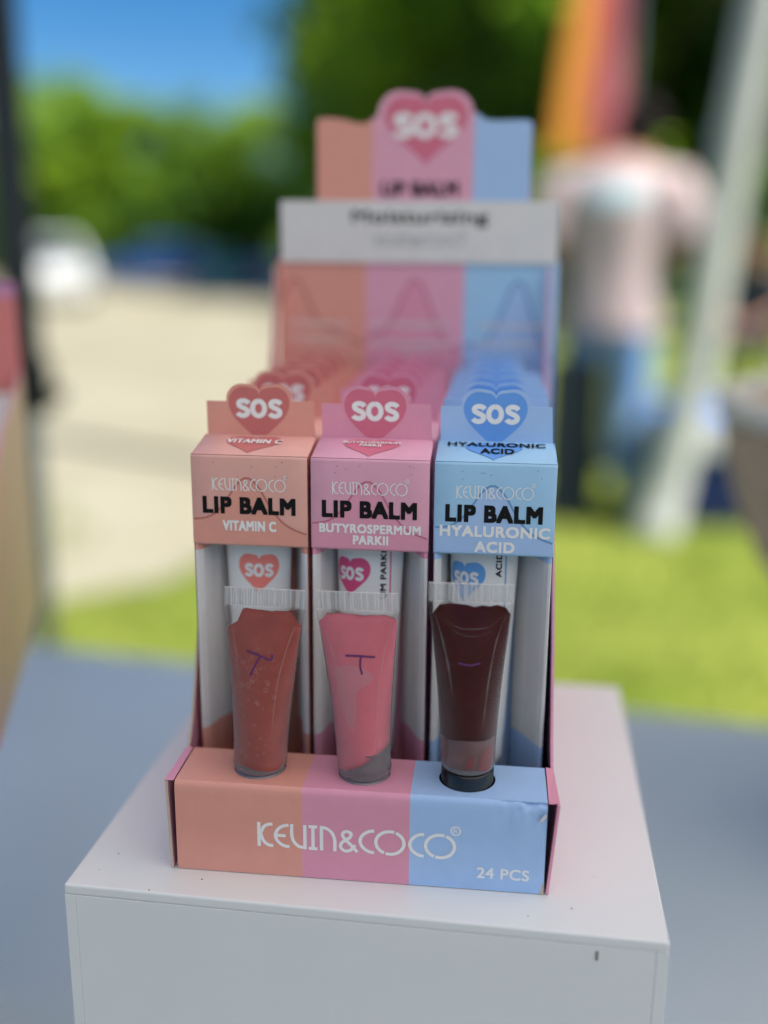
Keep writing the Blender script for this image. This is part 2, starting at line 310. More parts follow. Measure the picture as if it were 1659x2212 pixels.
def tree(name, label, kind, x, y, s, sz, i, group, cat='tree'):
    t = thing(name, label, cat, (x, y, 0), i * 1.3, group); t.scale = (s, s, sz)
    c = link(bpy.data.objects.new('crown', CR[kind][i % 2]), t); tr = link(bpy.data.objects.new('trunk', TR[kind]), t); return t
tl = [(-28, 47, 1.25, 1.35, 'bright green tree at the far left, behind the black tent pole'), (-22.8, 50, 1.2, .98, 'bright leafy tree behind the white car, below open sky'), (-17.6, 47, 1.15, .90, 'sunlit tree under the blue sky gap, above the dark blue car'),
      (-12.8, 49, 1.15, .95, 'sunlit round tree under the right end of the sky gap'), (-5.4, 46, 1.3, 1.3, 'tall leafy tree rising just left of the display header card'), (-15.2, 56, 1.2, 1.0, 'hazy green tree in the second row under the sky gap'), (-24, 58, 1.4, 1.2, 'tall green tree in the second row behind the black tent pole')]
for i, (x, y, s, sz, lb) in enumerate(tl): tree('leafy_tree', lb, 'light', x, y, s, sz, i, 'bright trees across the sandy lot')
td = [(-2.6, 31, 1.05, 1.12, 'dark tree directly behind the display header heart'), (.2, 27, 1.0, 1.05, 'deep green tree between the header heart and the orange banner'), (3.0, 24, .95, 1.1, 'deep green tree behind the orange banner'), (6.4, 27, 1.05, 1.15, 'deep green tree behind the leaning pale trunk'), (9.8, 25, 1.0, 1.1, 'deep green tree at the far right edge'),
      (1.2, 33, 1.15, 1.2, 'dark tree in the second row right of the header card'), (-4.4, 41, 1.1, 1.15, 'dark tree in the second row left of the header card')]
for i, (x, y, s, sz, lb) in enumerate(td): tree('shade_tree', lb, 'mid' if x < 0.5 else 'dark', x, y, s, sz, i, 'dark trees on the right')
bl = [(-27, 'at the far left'), (-24, 'left of the white car'), (-21, 'above the white car'), (-18, 'between the white car and the blue car'), (-15.2, 'behind the nose of the dark blue car'), (-12.4, 'behind the tail of the dark blue car'), (-9.6, 'behind the teal bin'), (-6.8, 'behind the light blue car'), (-3.9, 'right of the light blue car')]
for i, (x, lb) in enumerate(bl): tree('shrub', 'dark green shrub along the lot edge ' + lb, 'bush', x, 43.6 + .5 * (i % 2), 1.25, 1.25 + .2 * (i % 3), i, 'shrubs along the edge of the lot', 'shrub')
for i, (x, y, lb) in enumerate([(1.6, 15.5, 'behind the person in pink'), (4.4, 15, 'behind the leaning trunk'), (7.0, 15.6, 'at the right edge'), (-1.6, 18, 'hidden mostly behind the header card')]): tree('shrub', 'deep green shrub on the lawn ' + lb, 'bush', x, y, 1.0, 1.15, i, 'shrubs on the lawn', 'shrub')
# leaning pale trunk with its own crown overhead
lt = thing('leaning_tree', 'pale smooth tree trunk leaning right beside the person in pink', 'tree', (.787, 3.95, 0))
tube('trunk', [(-.02, 0, -.03), (0, 0, .05), (.055, 0, .35), (.11, 0, .68), (.146, 0, 1.13), (.196, 0, 1.65), (.236, 0, 2.04), (.36, 0, 2.9), (1.1, .1, 7.5), (2.4, .2, 14.5)], [.13, .098, .082, .076, .074, .074, .074, .073, .07, .05], 'palebark', lt, n=16)
for a, z0 in ((.4, 12.6), (2.2, 13.0), (4.1, 13.4), (5.4, 13.1)):
    x0 = 2.05 + (z0 - 12.6) * .19
    tube('limb', [(x0, .16, z0), (x0 + .8 * math.cos(a), .8 * math.sin(a), z0 + .7), (x0 + 1.7 * math.cos(a), 1.7 * math.sin(a), z0 + 1.1)], [.045, .03, .012], 'palebark', lt, n=8)
cm = crown_mesh('crown', 11, 1.6, 15.6, 1.5, 42, 70, .11, ['leaf_c', 'leaf_b', 'leaf_a']); oc = link(bpy.data.objects.new('crown', cm), lt); oc.location = (2.6, .2, 0)

# ------------------------------------------------------------------ parked cars
M['glass'] = mat('dark_glass', (.03, .035, .04), .08, .6); M['tyre'] = mat('tyre_rubber', (.02, .02, .02), .8); M['rim'] = mat('wheel_rim', (.4, .4, .42), .35, metallic=.7); M['lamp'] = mat('car_lamp', (.6, .6, .58), .15); M['redlamp'] = mat('tail_lamp', (.4, .02, .02), .2)
def car(label, loc, rz, paint):
    t = thing('parked_car', label, 'car', loc, rz, 'cars parked under the trees')
    m = mat('car_paint', paint, .25, .5, coat=.8)
    prof = [(-2.1, .28), (-2.12, .62), (-1.95, .80), (-1.15, .90), (-.55, 1.38), (-.2, 1.46), (.75, 1.46), (1.25, 1.36), (1.75, .98), (2.05, .92), (2.1, .55), (2.05, .28)]
    bm = bmesh.new(); rings = []
    for y, k in ((-.86, .0), (-.80, 1), (.80, 1), (.86, 0)):
        rings.append([bm.verts.new((x, (y if z < .95 else y * (1 - .30 * (z - .95) / .5)), z - (0 if k else .0) + (0 if k else (.03 if z < .5 else -.03)))) for x, z in prof])
    n = len(prof)
    for a, b in zip(rings, rings[1:]):
        for i in range(n): bm.faces.new((a[i], a[(i + 1) % n], b[(i + 1) % n], b[i]))
    bm.faces.new(rings[0][::-1]); bm.faces.new(rings[-1])
    bmesh.ops.recalc_face_normals(bm, faces=bm.faces); frombm('body', bm, m, t, False)
    for s in (-1, 1):
        yy = lambda z: s * (.865 if z < .95 else .865 * (1 - .30 * (z - .95) / .5)) + s * .012
        for pts in ([(-1.0, .95), (-.5, 1.34), (.12, 1.36), (.12, .95)], [(.2, .95), (.2, 1.36), (.75, 1.36), (1.2, 1.28), (1.5, .97)]):
            v = [(x, yy(z), z) for x, z in pts]; mk('side_window', v, [list(range(len(v)))[::s]], 'glass', t)
        for x in (-1.32, 1.32):
            wv = thing('wheel', '', ''); del wv['label'], wv['category']; wv.parent = t; wv.location = (x, s * .78, .31)
            wv.rotation_euler = (PI / 2, 0, 0)
            lathe('tyre', [(.2, -.1), (.29, -.1), (.315, -.06), (.315, .06), (.29, .1), (.2, .1)], 'tyre', wv, 28, capb=False, capt=False)
            lathe('rim', [(.2, -.085), (.2, .085)], 'rim', wv, 20)
        box('headlight', -2.13, -2.0, s * .62 - .14, s * .62 + .14, .58, .72, 'lamp', t, .02); box('tail_light', 2.0, 2.115, s * .66 - .12, s * .66 + .12, .68, .86, 'redlamp', t, .02)
    for nm, (xa, za, xb, zb) in (('windscreen', (-1.12, .935, -.58, 1.375)), ('rear_window', (1.72, 1.03, 1.29, 1.345))):
        q = -.012 if nm == 'windscreen' else .012
        mk(nm, [(xa + q, -.70, za), (xa + q, .70, za), (xb + q, .56, zb), (xb + q, -.56, zb)], [[0, 1, 2, 3]], 'glass', t)
    box('number_plate', -2.14, -2.115, -.25, .25, .42, .53, 'lamp', t)
    return t
car('white car parked end on at the left, beside the black tent pole', (-10.1, 22.7, 0), 1.97, (.75, .76, .74))
car('dark blue car parked side on below the sunlit trees', (-11.6, 35.6, 0), -.06, (.012, .12, .42))
car('light blue car parked side on, half hidden behind the display header', (-6.8, 36.0, 0), .05, (.10, .27, .55))
bn = thing('waste_bin', 'teal bin standing between the dark blue and light blue cars', 'bin', (-9.0, 33.6, 0))
M['teal'] = mat('teal_plastic', (.08, .26, .24), .5)
slab('body', [(-.36, .08), (-.46, 1.02), (.46, 1.02), (.36, .08)], lambda u, v, n: (u, -.38 + n, v), .76, 'teal', bn); box('lid', -.5, .5, -.46, .42, 1.02, 1.12, 'teal', bn, .03)
for s in (-1, 1):
    wo = lathe('wheel', [(.1, -.03), (.1, .03)], 'tyre', bn, 18); wo.location = (s * .34, .3, .1); wo.rotation_euler = (0, PI / 2, 0)

# ------------------------------------------------------------------ tall banner
M['ban_o'] = mat('orange_cloth', (.72, .28, .03), .8); M['ban_c'] = mat('coral_cloth', (.80, .18, .10), .8); M['ban_p'] = mat('pink_cloth', (.78, .20, .22), .8); M['ban_r'] = mat('crimson_cloth', (.42, .03, .06), .8)
bt = thing('feather_banner', 'tall orange, coral and red cloth banner behind the person in pink', 'banner', (.72, 5.4, 0))
tube('pole', [(0, 0, 0), (0, 0, 2.4), (-.02, 0, 3.2), (-.10, 0, 3.55), (-.22, 0, 3.65)], [.016, .014, .010, .007, .005], 'steel', bt, 8)
box('foot', -.22, .22, -.03, .03, .0, .025, 'blacksteel', bt, .005); box('foot', -.03, .03, -.22, .22, .026, .05, 'blacksteel', bt, .005)
V, F, I = [], [], []
nx, nz = 44, 84
for j in range(nz + 1):
    z = 1.62 + j * (3.58 - 1.62) / nz; wdt = .385 - .10 * max(0, (z - 1.62)) / 1.2 if z < 2.9 else .28 * math.sqrt(max(0.02, 1 - ((z - 2.9) / .72) ** 2))
    for i in range(nx + 1):
        u = i / nx; V.append((-u * wdt + .006, .03 * math.sin(u * 7 + z * 2) * (u), z + .05 * (1 - u) * (j == 0)))
for j in range(nz):
    for i in range(nx):
        F.append([j * (nx + 1) + i, j * (nx + 1) + i + 1, (j + 1) * (nx + 1) + i + 1, (j + 1) * (nx + 1) + i]); u = (i + .5) / nx
        h = noise.noise((u * 3, j * .07, 4)); q = u + .25 * h
        I.append(3 if q < .16 else 2 if q < .38 else 1 if q < .66 else 0)
mk('cloth', V, F, ['ban_o', 'ban_c', 'ban_p', 'ban_r'], bt, idx=I, smooth=True)

# ------------------------------------------------------------------ people
M['skin'] = mat('skin', (.42, .20, .12), .5, .3, sss=.1); M['hair'] = mat('dark_hair', (.014, .010, .009), .8, .1); M['tee'] = mat('pale_pink_cotton', (.54, .42, .42), .85, .1, bump=.3, bscale=30); M['jeans'] = mat('light_denim', (.24, .42, .68), .85, .1, bump=.3, bscale=60)
M['shoe'] = mat('shoe', (.10, .08, .07), .6); M['slate'] = mat('slate_cotton', (.085, .095, .115), .85, .1); M['darktrouser'] = mat('dark_trousers', (.035, .045, .055), .85, .1); M['print'] = mat('pale_blue_print', (.50, .66, .70), .8)
def skin_body(name, joints, edges, parent, matfn, mats):
    me = bpy.data.meshes.new(name); keys = list(joints); me.from_pydata([joints[k][0] for k in keys], [(keys.index(a), keys.index(b)) for a, b in edges], [])
    o = bpy.data.objects.new(name, me); COL.objects.link(o); o.modifiers.new('skin', 'SKIN'); sv = me.skin_vertices[0].data
    for i, k in enumerate(keys): r = joints[k][1]; sv[i].radius = r if isinstance(r, tuple) else (r, r); sv[i].use_root = (k == 'pelvis')
    s = o.modifiers.new('sub', 'SUBSURF'); s.levels = 2; s.render_levels = 2
    bpy.context.view_layer.update()
    m2 = bpy.data.meshes.new_from_object(o.evaluated_get(bpy.context.evaluated_depsgraph_get())); bpy.data.objects.remove(o)
    m2.name = name; m2.materials.clear()
    for m in mats: m2.materials.append(M[m])
    for p in m2.polygons: p.material_index = matfn(p.center); p.use_smooth = True
    return link(bpy.data.objects.new(name, m2), parent)
def hand(J, E, wrist, key, tip_dir, side):
    d = Vector(tip_dir).normalized(); s = Vector(side).normalized(); w0 = Vector(wrist)
    J[key + 'palm'] = (tuple(w0 + d * .055), (.024, .034)); E.append((key + 'wr', key + 'palm'))
    for k, (o, L) in enumerate(((-.027, .062), (-.009, .075), (.009, .08), (.027, .07))):
        a = w0 + d * .09 + s * o; b = a + d * L * .55 + Vector((0, 0, -.012)); c = b + d * L * .4 + Vector((0, 0, -.02))
        for nm, p, r in (('a', a, .0095), ('b', b, .0088), ('c', c, .0075)): J[key + 'f%d%s' % (k, nm)] = (tuple(p), r)
        E += [(key + 'palm', key + 'f%da' % k), (key + 'f%da' % k, key + 'f%db' % k), (key + 'f%db' % k, key + 'f%dc' % k)]
    a = w0 + d * .035 - s * .035; b = a + d * .035 - s * .018; J[key + 'ta'] = (tuple(a), .011); J[key + 'tb'] = (tuple(b), .009); E += [(key + 'palm', key + 'ta'), (key + 'ta', key + 'tb')]
# standing person, seen from behind, head bowed, elbows bent with the hands at the chest
pt = thing('person', 'person in pale pink tee and light jeans standing, head bowed and elbows bent', 'person', (.60, 4.45, 0), -.12)
J = {'pelvis': ((0, 0, .93), (.165, .12)), 'waist': ((0, 0, 1.08), (.155, .115)), 'chest': ((.0, .02, 1.30), (.19, .13)), 'upper': ((0, .03, 1.44), (.17, .10)), 'neck': ((.02, .05, 1.54), .055), 'headb': ((.05, .10, 1.60), .085), 'head': ((.07, .13, 1.68), .10), 'crown': ((.075, .14, 1.745), .07)}
E_ = [('pelvis', 'waist'), ('waist', 'chest'), ('chest', 'upper'), ('upper', 'neck'), ('neck', 'headb'), ('headb', 'head'), ('head', 'crown')]
for k, s in (('l', -1), ('r', 1)):
    J[k + 'sh'] = ((s * .215, .03, 1.41), .09); J[k + 'el'] = ((s * .31, .02, 1.13), .058); J[k + 'wr'] = ((s * .13, .27, 1.22), .03)
    J[k + 'mid'] = ((s * .275, .02, 1.27), .085); J[k + 'fo'] = ((s * .215, .14, 1.17), .042)
    J[k + 'hip'] = ((s * .095, 0, .86), .12); J[k + 'kn'] = ((s * .10, .03, .48), .088); J[k + 'ca'] = ((s * .105, -.01, .33), .084); J[k + 'an'] = ((s * .11, -.02, .10), .072); J[k + 'to'] = ((s * .13, .14, .045), .042); J[k + 'he'] = ((s * .11, -.075, .045), .04)
    E_ += [('upper', k + 'sh'), (k + 'sh', k + 'mid'), (k + 'mid', k + 'el'), (k + 'el', k + 'fo'), (k + 'fo', k + 'wr'), ('pelvis', k + 'hip'), (k + 'hip', k + 'kn'), (k + 'kn', k + 'ca'), (k + 'ca', k + 'an'), (k + 'an', k + 'to'), (k + 'an', k + 'he')]
    hand(J, E_, J[k + 'wr'][0], k, (-s * .7, .55, .15), (0, .1, 1))
def pm(c):
    if c.z < .085: return 3
    if c.z < .80: return 2
    if c.z > 1.505 and abs(c.x) < .17: return 0
    if abs(c.x) > .17 and c.z < 1.235 and not (abs(c.x) < .20 and c.y < .06): return 0
    if c.y > .15 and c.z < 1.4: return 0
    return 1
skin_body('body', J, E_, pt, pm, ['skin', 'tee', 'jeans', 'shoe'])
bm = bmesh.new(); bmesh.ops.create_icosphere(bm, subdivisions=3, radius=1)
for v in bm.verts:
    d = v.co.copy(); n_ = 1 + .06 * noise.noise(d * 3); v.co = Vector((.07 + d.x * .108 * n_, .12 + d.y * .112 * n_ - (.02 if d.z < 0 else 0), 1.69 + d.z * (.105 if d.z > 0 else .15) * n_))
frombm('hair', bm, 'hair', pt, True)
V, F, I = [], [], []; n_ = 56
pf = [(.80, .212, .162), (.86, .207, .158), (.95, .200, .152), (1.05, .196, .148), (1.15, .200, .150), (1.25, .212, .154), (1.33, .226, .156), (1.385, .232, .150), (1.43, .220, .136), (1.47, .175, .115), (1.505, .110, .092), (1.525, .078, .078)]
for z, rx, ry in pf:
    for k in range(n_):
        a = 2 * PI * k / n_; q = 1 + (.05 * noise.noise((math.cos(a) * 2.2, math.sin(a) * 2.2, z * 3.0)) + .025 * math.sin(a * 9 + z * 6)) * max(0, min(1, (1.45 - z) / .4))
        V.append((rx * q * math.cos(a), .02 + ry * q * math.sin(a), z + (.012 * math.sin(a * 3) if z < .81 else 0)))
for j in range(len(pf) - 1):
    for k in range(n_):
        F.append([j * n_ + k, j * n_ + (k + 1) % n_, (j + 1) * n_ + (k + 1) % n_, (j + 1) * n_ + k]); a = 2 * PI * (k + .5) / n_
        I.append(1 if j in (6, 7) and math.sin(a) < -.86 else 0)
for s in (-1, 1):
    P = [Vector((s * .15, .03, 1.44)), Vector((s * .225, .03, 1.41)), Vector((s * .262, .025, 1.33)), Vector((s * .285, .02, 1.25)), Vector((s * .298, .02, 1.20))]; b0 = len(V)
    for i, p in enumerate(P):
        d = (P[min(i + 1, 4)] - P[max(i - 1, 0)]).normalized(); e = d.cross(Vector((0, 1, 0))).normalized(); g2 = Vector((0, 1, 0)); rr_ = (.07, .104, .104, .106, .110)[i]
        for k in range(20): a = 2 * PI * k / 20; V.append(p + e * math.cos(a) * rr_ * (1 + .05 * math.sin(3 * a + i)) + g2 * math.sin(a) * rr_)
    for i in range(4):
        for k in range(20): F.append([b0 + i * 20 + k, b0 + i * 20 + (k + 1) % 20, b0 + (i + 1) * 20 + (k + 1) % 20, b0 + (i + 1) * 20 + k]); I.append(0)
mk('shirt', V, F, ['tee', 'print'], pt, idx=I, smooth=True)
bg_ = thing('tall_bag', 'dark upright bag standing on the grass beside the person in pink', 'bag', (.43, 4.12, 0), .1)
M['bagcloth'] = mat('black_bag_cloth', (.012, .02, .028), .7, .2, bump=.3, bscale=40)
slab('body', [(-.10, 0), (-.115, .30), (-.11, .66), (-.09, .70), (.09, .70), (.11, .66), (.115, .30), (.10, 0)], lambda u, v, n: (u, -.08 + n, v), .16, 'bagcloth', bg_)
for yy_ in (-.05, .05): tube('strap', [(-.05, yy_, .69), (-.045, yy_, .76), (0, yy_, .80), (.045, yy_, .76), (.05, yy_, .69)], .008, 'bagcloth', bg_, 8)
# seated person at the right edge
ch = thing('folding_chair', 'dark folding chair under the seated person at the right edge', 'chair', (2.1, 8.1, 0), -.5)
box('seat', -.25, .25, -.22, .22, .42, .445, 'blacksteel', ch, .008); box('backrest', -.25, .25, .225, .25, .6, .86, 'blacksteel', ch, .008)
for s in (-1, 1):
    tube('leg', [(s * .235, -.2, 0), (s * .235, .18, .415)], .012, 'steel', ch, 8); tube('leg', [(s * .255, .26, 0), (s * .262, .238, .88)], .012, 'steel', ch, 8)
sp = thing('person', 'person in slate grey top seated at the right edge behind the leaning trunk', 'person', (2.1, 8.1, 0), -.5)
J = {'pelvis': ((0, .08, .565), (.16, .115)), 'waist': ((0, .10, .70), (.15, .11)), 'chest': ((0, .07, .90), (.18, .12)), 'upper': ((0, .05, 1.0), (.16, .095)), 'neck': ((0, .02, 1.08), .055), 'headb': ((0, -.02, 1.14), .08), 'head': ((0, -.03, 1.20), .095), 'crown': ((0, -.02, 1.265), .065)}
E_ = [('pelvis', 'waist'), ('waist', 'chest'), ('chest', 'upper'), ('upper', 'neck'), ('neck', 'headb'), ('headb', 'head'), ('head', 'crown')]
for k, s in (('l', -1), ('r', 1)):
    J[k + 'sh'] = ((s * .19, .05, .98), .07); J[k + 'el'] = ((s * .25, -.03, .76), .048); J[k + 'wr'] = ((s * .14, -.25, .655), .03)
    J[k + 'hip'] = ((s * .10, -.02, .55), .10); J[k + 'kn'] = ((s * .14, -.42, .53), .072); J[k + 'an'] = ((s * .14, -.40, .09), .046); J[k + 'to'] = ((s * .15, -.55, .042), .04)
    E_ += [('upper', k + 'sh'), (k + 'sh', k + 'el'), (k + 'el', k + 'wr'), ('pelvis', k + 'hip'), (k + 'hip', k + 'kn'), (k + 'kn', k + 'an'), (k + 'an', k + 'to')]
    hand(J, E_, J[k + 'wr'][0], k, (-s * .1, -1, -.1), (1, 0, 0))
skin_body('body', J, E_, sp, lambda c: 3 if c.z < .08 else 2 if c.z < .6 and c.y < .1 and abs(c.x) < .26 and not (c.z > .585) else 0 if (c.z > 1.05 and abs(c.x) < .12) or (c.y < -.12 and c.z > .6) else 1, ['skin', 'slate', 'darktrouser', 'shoe'])
bm = bmesh.new(); bmesh.ops.create_icosphere(bm, subdivisions=3, radius=1)
for v in bm.verts:
    d = v.co.copy(); v.co = Vector((d.x * .104, .022 + d.y * .105, 1.235 + d.z * (.085 if d.z > 0 else .13)))
M['auburn'] = mat('reddish_dark_hair', (.045, .018, .014), .5); frombm('hair', bm, 'auburn', sp, True)
for s in (-1, 1): lathe('eye', [(.002, -.008), (.008, -.003), (.008, .003), (.002, .008)], 'hair', sp, 12, (s * .034, -.121, 1.19))
tube('nose', [(0, -.118, 1.20), (0, -.136, 1.165), (0, -.120, 1.155)], [.008, .014, .009], 'skin', sp, 10); tube('mouth', [(-.022, -.112, 1.128), (0, -.120, 1.125), (.022, -.112, 1.128)], [.003, .006, .003], M['ban_r'], sp, 8)

# ------------------------------------------------------------------ cooler
M['cool_navy'] = mat('navy_plastic', (.002, .013, .085), .4); M['cool_blue'] = mat('bright_blue_plastic', (.05, .20, .75), .4); M['cool_grey'] = mat('pale_grey_plastic', (.5, .5, .52), .5)
cl = thing('cooler', 'navy cooler with bright blue lid on the grass right of the leaning trunk', 'cooler', (1.00, 4.22, 0), .06)
box('body', -.22, .22, -.16, .16, .0, .31, 'cool_navy', cl, .02); box('lid_rim', -.235, .235, -.175, .175, .312, .45, 'cool_grey', cl, .02); box('lid', -.22, .22, -.16, .16, .452, .50, 'cool_blue', cl, .018)
tube('handle', [(-.238, -.0, .40), (-.27, -.0, .42), (-.27, 0, .54), (0, 0, .56), (.27, 0, .54), (.27, 0, .42), (.238, 0, .40)], .011, 'cool_grey', cl, 8)

# ------------------------------------------------------------------ canopy tent that shades the table
ct = thing('canopy_tent', 'pop up canopy whose black leg stands at the left edge, shading the table', 'tent', (-.56, 1.10, 0))
XR, YF, HZ = 3.0, -3.0, 2.05
ap = (XR / 2, YF / 2, HZ + .95)
c4 = [(-.06, .06, HZ + .05), (XR + .06, .06, HZ + .05), (XR + .06, YF - .06, HZ + .05), (-.06, YF - .06, HZ + .05)]
V = c4 + [ap]; mk('roof', V, [[0, 1, 4], [1, 2, 4], [2, 3, 4], [3, 0, 4]], 'canopy', ct)
mk('valance', c4 + [(x, y, z - .22) for x, y, z in c4], [[i, (i + 1) % 4, (i + 1) % 4 + 4, i + 4] for i in range(4)], 'canopy', ct)
for lx in (0, XR):
    for ly in (0, YF):
        lg = box('leg', lx - .02, lx + .02, ly - .02, ly + .02, .93, HZ + .04, 'blacksteel', ct, .003)
        box('inner_leg', lx - .012, lx + .012, ly - .012, ly + .012, .02, 1.02, 'steel', lg, .002)
        box('slider_bracket', lx - .028, lx + .028, ly - .028, ly + .028, .90, .975, 'blackplastic', lg, .005); tube('release_knob', [(lx + .029, ly, .925), (lx + .05, ly, .925)], .012, 'blackplastic', lg, 10)
        box('foot_plate', lx - .06, lx + .06, ly - .06, ly + .06, .004, .018, 'steel', lg, .003)
for a, b in (((0, 0), (XR, 0)), ((0, YF), (XR, YF)), ((0, 0), (0, YF)), ((XR, 0), (XR, YF))):
    for z0, z1 in ((HZ - .02, HZ - .40), (HZ - .40, HZ - .02)):
        mx_, my_ = (a[0] + b[0]) / 2, (a[1] + b[1]) / 2; off = .014 if z0 > z1 else -.014
        nx_, ny_ = (0, off) if a[1] == b[1] else (off, 0)
        tube('truss_bar', [(a[0] + nx_, a[1] + ny_, z0), (mx_ + nx_, my_ + ny_, z1)], .008, 'steel', ct, 6); tube('truss_bar', [(mx_ + nx_, my_ + ny_, z1), (b[0] + nx_, b[1] + ny_, z0)], .008, 'steel', ct, 6)

# ================================================================== TABLE AND STAND
ta = -math.radians(7.9)
tb = thing('folding_table', 'light grey plastic table top, tinted with sky blue, carrying the displays', 'table', (-.005, .598, 0), ta)      # origin at the middle of the back edge
TZ = Z0 - .2
box('table_top', -.92, .92, -.76, 0, TZ - .04, TZ, 'table', tb, .008, 3)
for x in (-.72, .72):
    for y in (-.66, -.10): tube('leg', [(x, y, 0), (x, y, TZ - .041)], .014, 'steel', tb, 10)
    tube('cross_bar', [(x, -.645, .3), (x, -.115, .3)], .010, 'steel', tb, 8)

pr = -.0324
st = thing('display_stand', 'glossy white box stand under the lip balm display', 'stand', (-.0293, -.0115, TZ), pr)
QW, QD, QH, th = .1696, .167, .2, .0032
box('top_panel', 0, QW, 0, QD, QH - th, QH, 'stand', st, .0006)
box('side_panel', 0, th, 0, QD, 0, QH - th - .00003, 'stand', st, .0002); box('side_panel', QW - th, QW, 0, QD, 0, QH - th - .00003, 'stand', st, .0002)
box('front_panel', th + .00004, QW - th - .00004, .00006, th, 0, QH - th - .00008, 'stand', st, .0002); box('back_panel', th + .00004, QW - th - .00004, QD - th, QD - .0002, 0, QH - th - .0002, 'stand', st, .0002)
rs = random.Random(5)
for k in range(26):
    x, y = rs.uniform(.005, QW - .005), rs.uniform(.001, .035) if k < 14 else rs.uniform(.03, .16)
    if .03 < x < .145 and y > .012 and y < .165: continue
    r = rs.uniform(.00012, .0003); lathe('dust_speck', [(r, 0), (r * .6, r * .5)], 'dust', st, 6, (x, y, QH + .00002))
box('scuff', .1505, .1512, -.0002, .0002, QH - .0075, QH - .0048, 'dust', st)

# ================================================================== LIP BALM DISPLAY TRAY
W, HZT, LD = .1076, .0287, .0209
SPL = (.0382, .0692)
COLS = ('orange', 'pink', 'blue')
HOLES = ((.0237, .0114, .0076), (.0548, .0117, .0076), (.0849, .0121, .0082))
def crumple(x, y, z):
    k = max(0, min(1, (x - .091) / .012)) * max(0, 1 - abs(z - .0262) / .006) * max(0, 1 - y / .010)
    h = noise.noise((x * 420, z * 520, y * 400)); return k * .0018 * (h + .3)
dp = thing('display_carton', 'coral, pink and blue counter display carton holding lip balms', 'display', (0, 0, Z0))
prof = [(0, .0002), (0, .008), (0, .014), (0, .019), (0, .0225), (0, .025), (.00005, .0268), (.00035, .0279), (.0011, .02855)]
V, F, I = [], [], []
xs = [.0009] + [.0009 + (SPL[0] - .0009) * i / 8 for i in range(1, 8)] + [SPL[0]] + [SPL[0] + (SPL[1] - SPL[0]) * i / 7 for i in range(1, 7)] + [SPL[1]] + [SPL[1] + (W - SPL[1]) * i / 48 for i in range(1, 49)]
for x in xs:
    for (y, z) in prof: V.append((x, y + crumple(x, y, z) + .0003 * math.sin(x / W * PI) * (z / HZT - 1) * .0, z - .6 * crumple(x, y, z)))
n = len(prof)
for i in range(len(xs) - 1):
    xm = (xs[i] + xs[i + 1]) / 2; c = 0 if xm < SPL[0] else 1 if xm < SPL[1] else 2
    for j in range(n - 1): F.append([i * n + j, (i + 1) * n + j, (i + 1) * n + j + 1, i * n + j + 1]); I.append(c)
fp = mk('front_panel', V, F, list(COLS), dp, idx=I, smooth=True)
ff = lambda u, v, n: (u, n, v)
logo('brand_lettering', .0247, .0826, .0094, ff, 'white_ink', fp, v1=.0172)
text('count_lettering', '24 PCS', .0886, .1034, .0040, .0075, ff, 'white_ink', fp, .025)
def worn(name, pts, f, parent): return flat(name, pts, f, 'white_ink', parent)
slab('worn_corner', [(W - .0012, .0), (W - .0001, .0), (W, .0028), (W - .0004, .0034), (W - .0006, .0018)], lambda u, v, n: (u, -.00012 + n, v + .0002), .0002, 'tan', fp)
slab('worn_corner', [(W - .0022, .0232), (W - .0012, .0236), (W - .0002, .0250), (W - .0005, .0256), (W - .0016, .0243)], lambda u, v, n: (u, -.0007 + n, v), .0009, 'cardwhite', fp)
# the ledge with three punched holes
for k, c in enumerate(COLS):
    x0, x1 = (.0009, SPL[0], SPL[1], W)[k], (SPL[0], SPL[1], W)[k]; x0 = (.0009, SPL[0], SPL[1])[k]
    bm = bmesh.new(); loops = [[(x0, .0011), (x1, .0011), (x1, LD), (x0, LD)], [(HOLES[k][0] + HOLES[k][2] * math.cos(2 * PI * i / 40), HOLES[k][1] + HOLES[k][2] * math.sin(2 * PI * i / 40)) for i in range(40)]]
    es = []
    for lp in loops:
        vs = [bm.verts.new((x, y, .02855)) for x, y in lp]; es += [bm.edges.new((vs[i], vs[(i + 1) % len(vs)])) for i in range(len(vs))]
    r = bmesh.ops.triangle_fill(bm, use_beauty=True, edges=es, normal=(0, 0, 1))
    ex = bmesh.ops.extrude_face_region(bm, geom=bm.faces[:]); bmesh.ops.translate(bm, vec=(0, 0, -.00035), verts=[v for v in ex['geom'] if isinstance(v, bmesh.types.BMVert)])
    bmesh.ops.recalc_face_normals(bm, faces=bm.faces)
    o = frombm('ledge', bm, c, dp)
# inner wall of the ledge, floor
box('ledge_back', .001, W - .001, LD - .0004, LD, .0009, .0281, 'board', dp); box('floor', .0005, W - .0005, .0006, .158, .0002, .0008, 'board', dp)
# side panels with a swept profile; the right one bulges
SP = [(0, .0003), (.0003, .0282), (.0209, .0282), (.0225, .030), (.026, .036), (.030, .046), (.0355, .062), (.045, .082), (.058, .0960), (.08, .106), (.11, .112), (.132, .119), (.143, .130), (.149, .146), (.154, .168), (.157, .172), (.1575, .0003)]
def side(x, sgn, bulge, mat_out, edge_m):
    n = len(SP); V, F, I = [], [], []
    for t in (0, .0008):
        for y, z in SP:
            b = bulge * max(0, 1 - y / .05) * math.sin(min(1, z / .0285) * 1.7); V.append((x + sgn * (t + b), y, z))
    F = [list(range(n)), list(range(2 * n - 1, n - 1, -1))] + [[i, i + n, (i + 1) % n + n, (i + 1) % n] for i in range(n)]
    return mk('side_panel', V, F, [mat_out, edge_m], dp, idx=[0, 0] + [1] * n)
side(-.0003, -1, .0009, 'pink', 'tan'); side(W + .0006, 1, .0021, 'pink', 'pink')
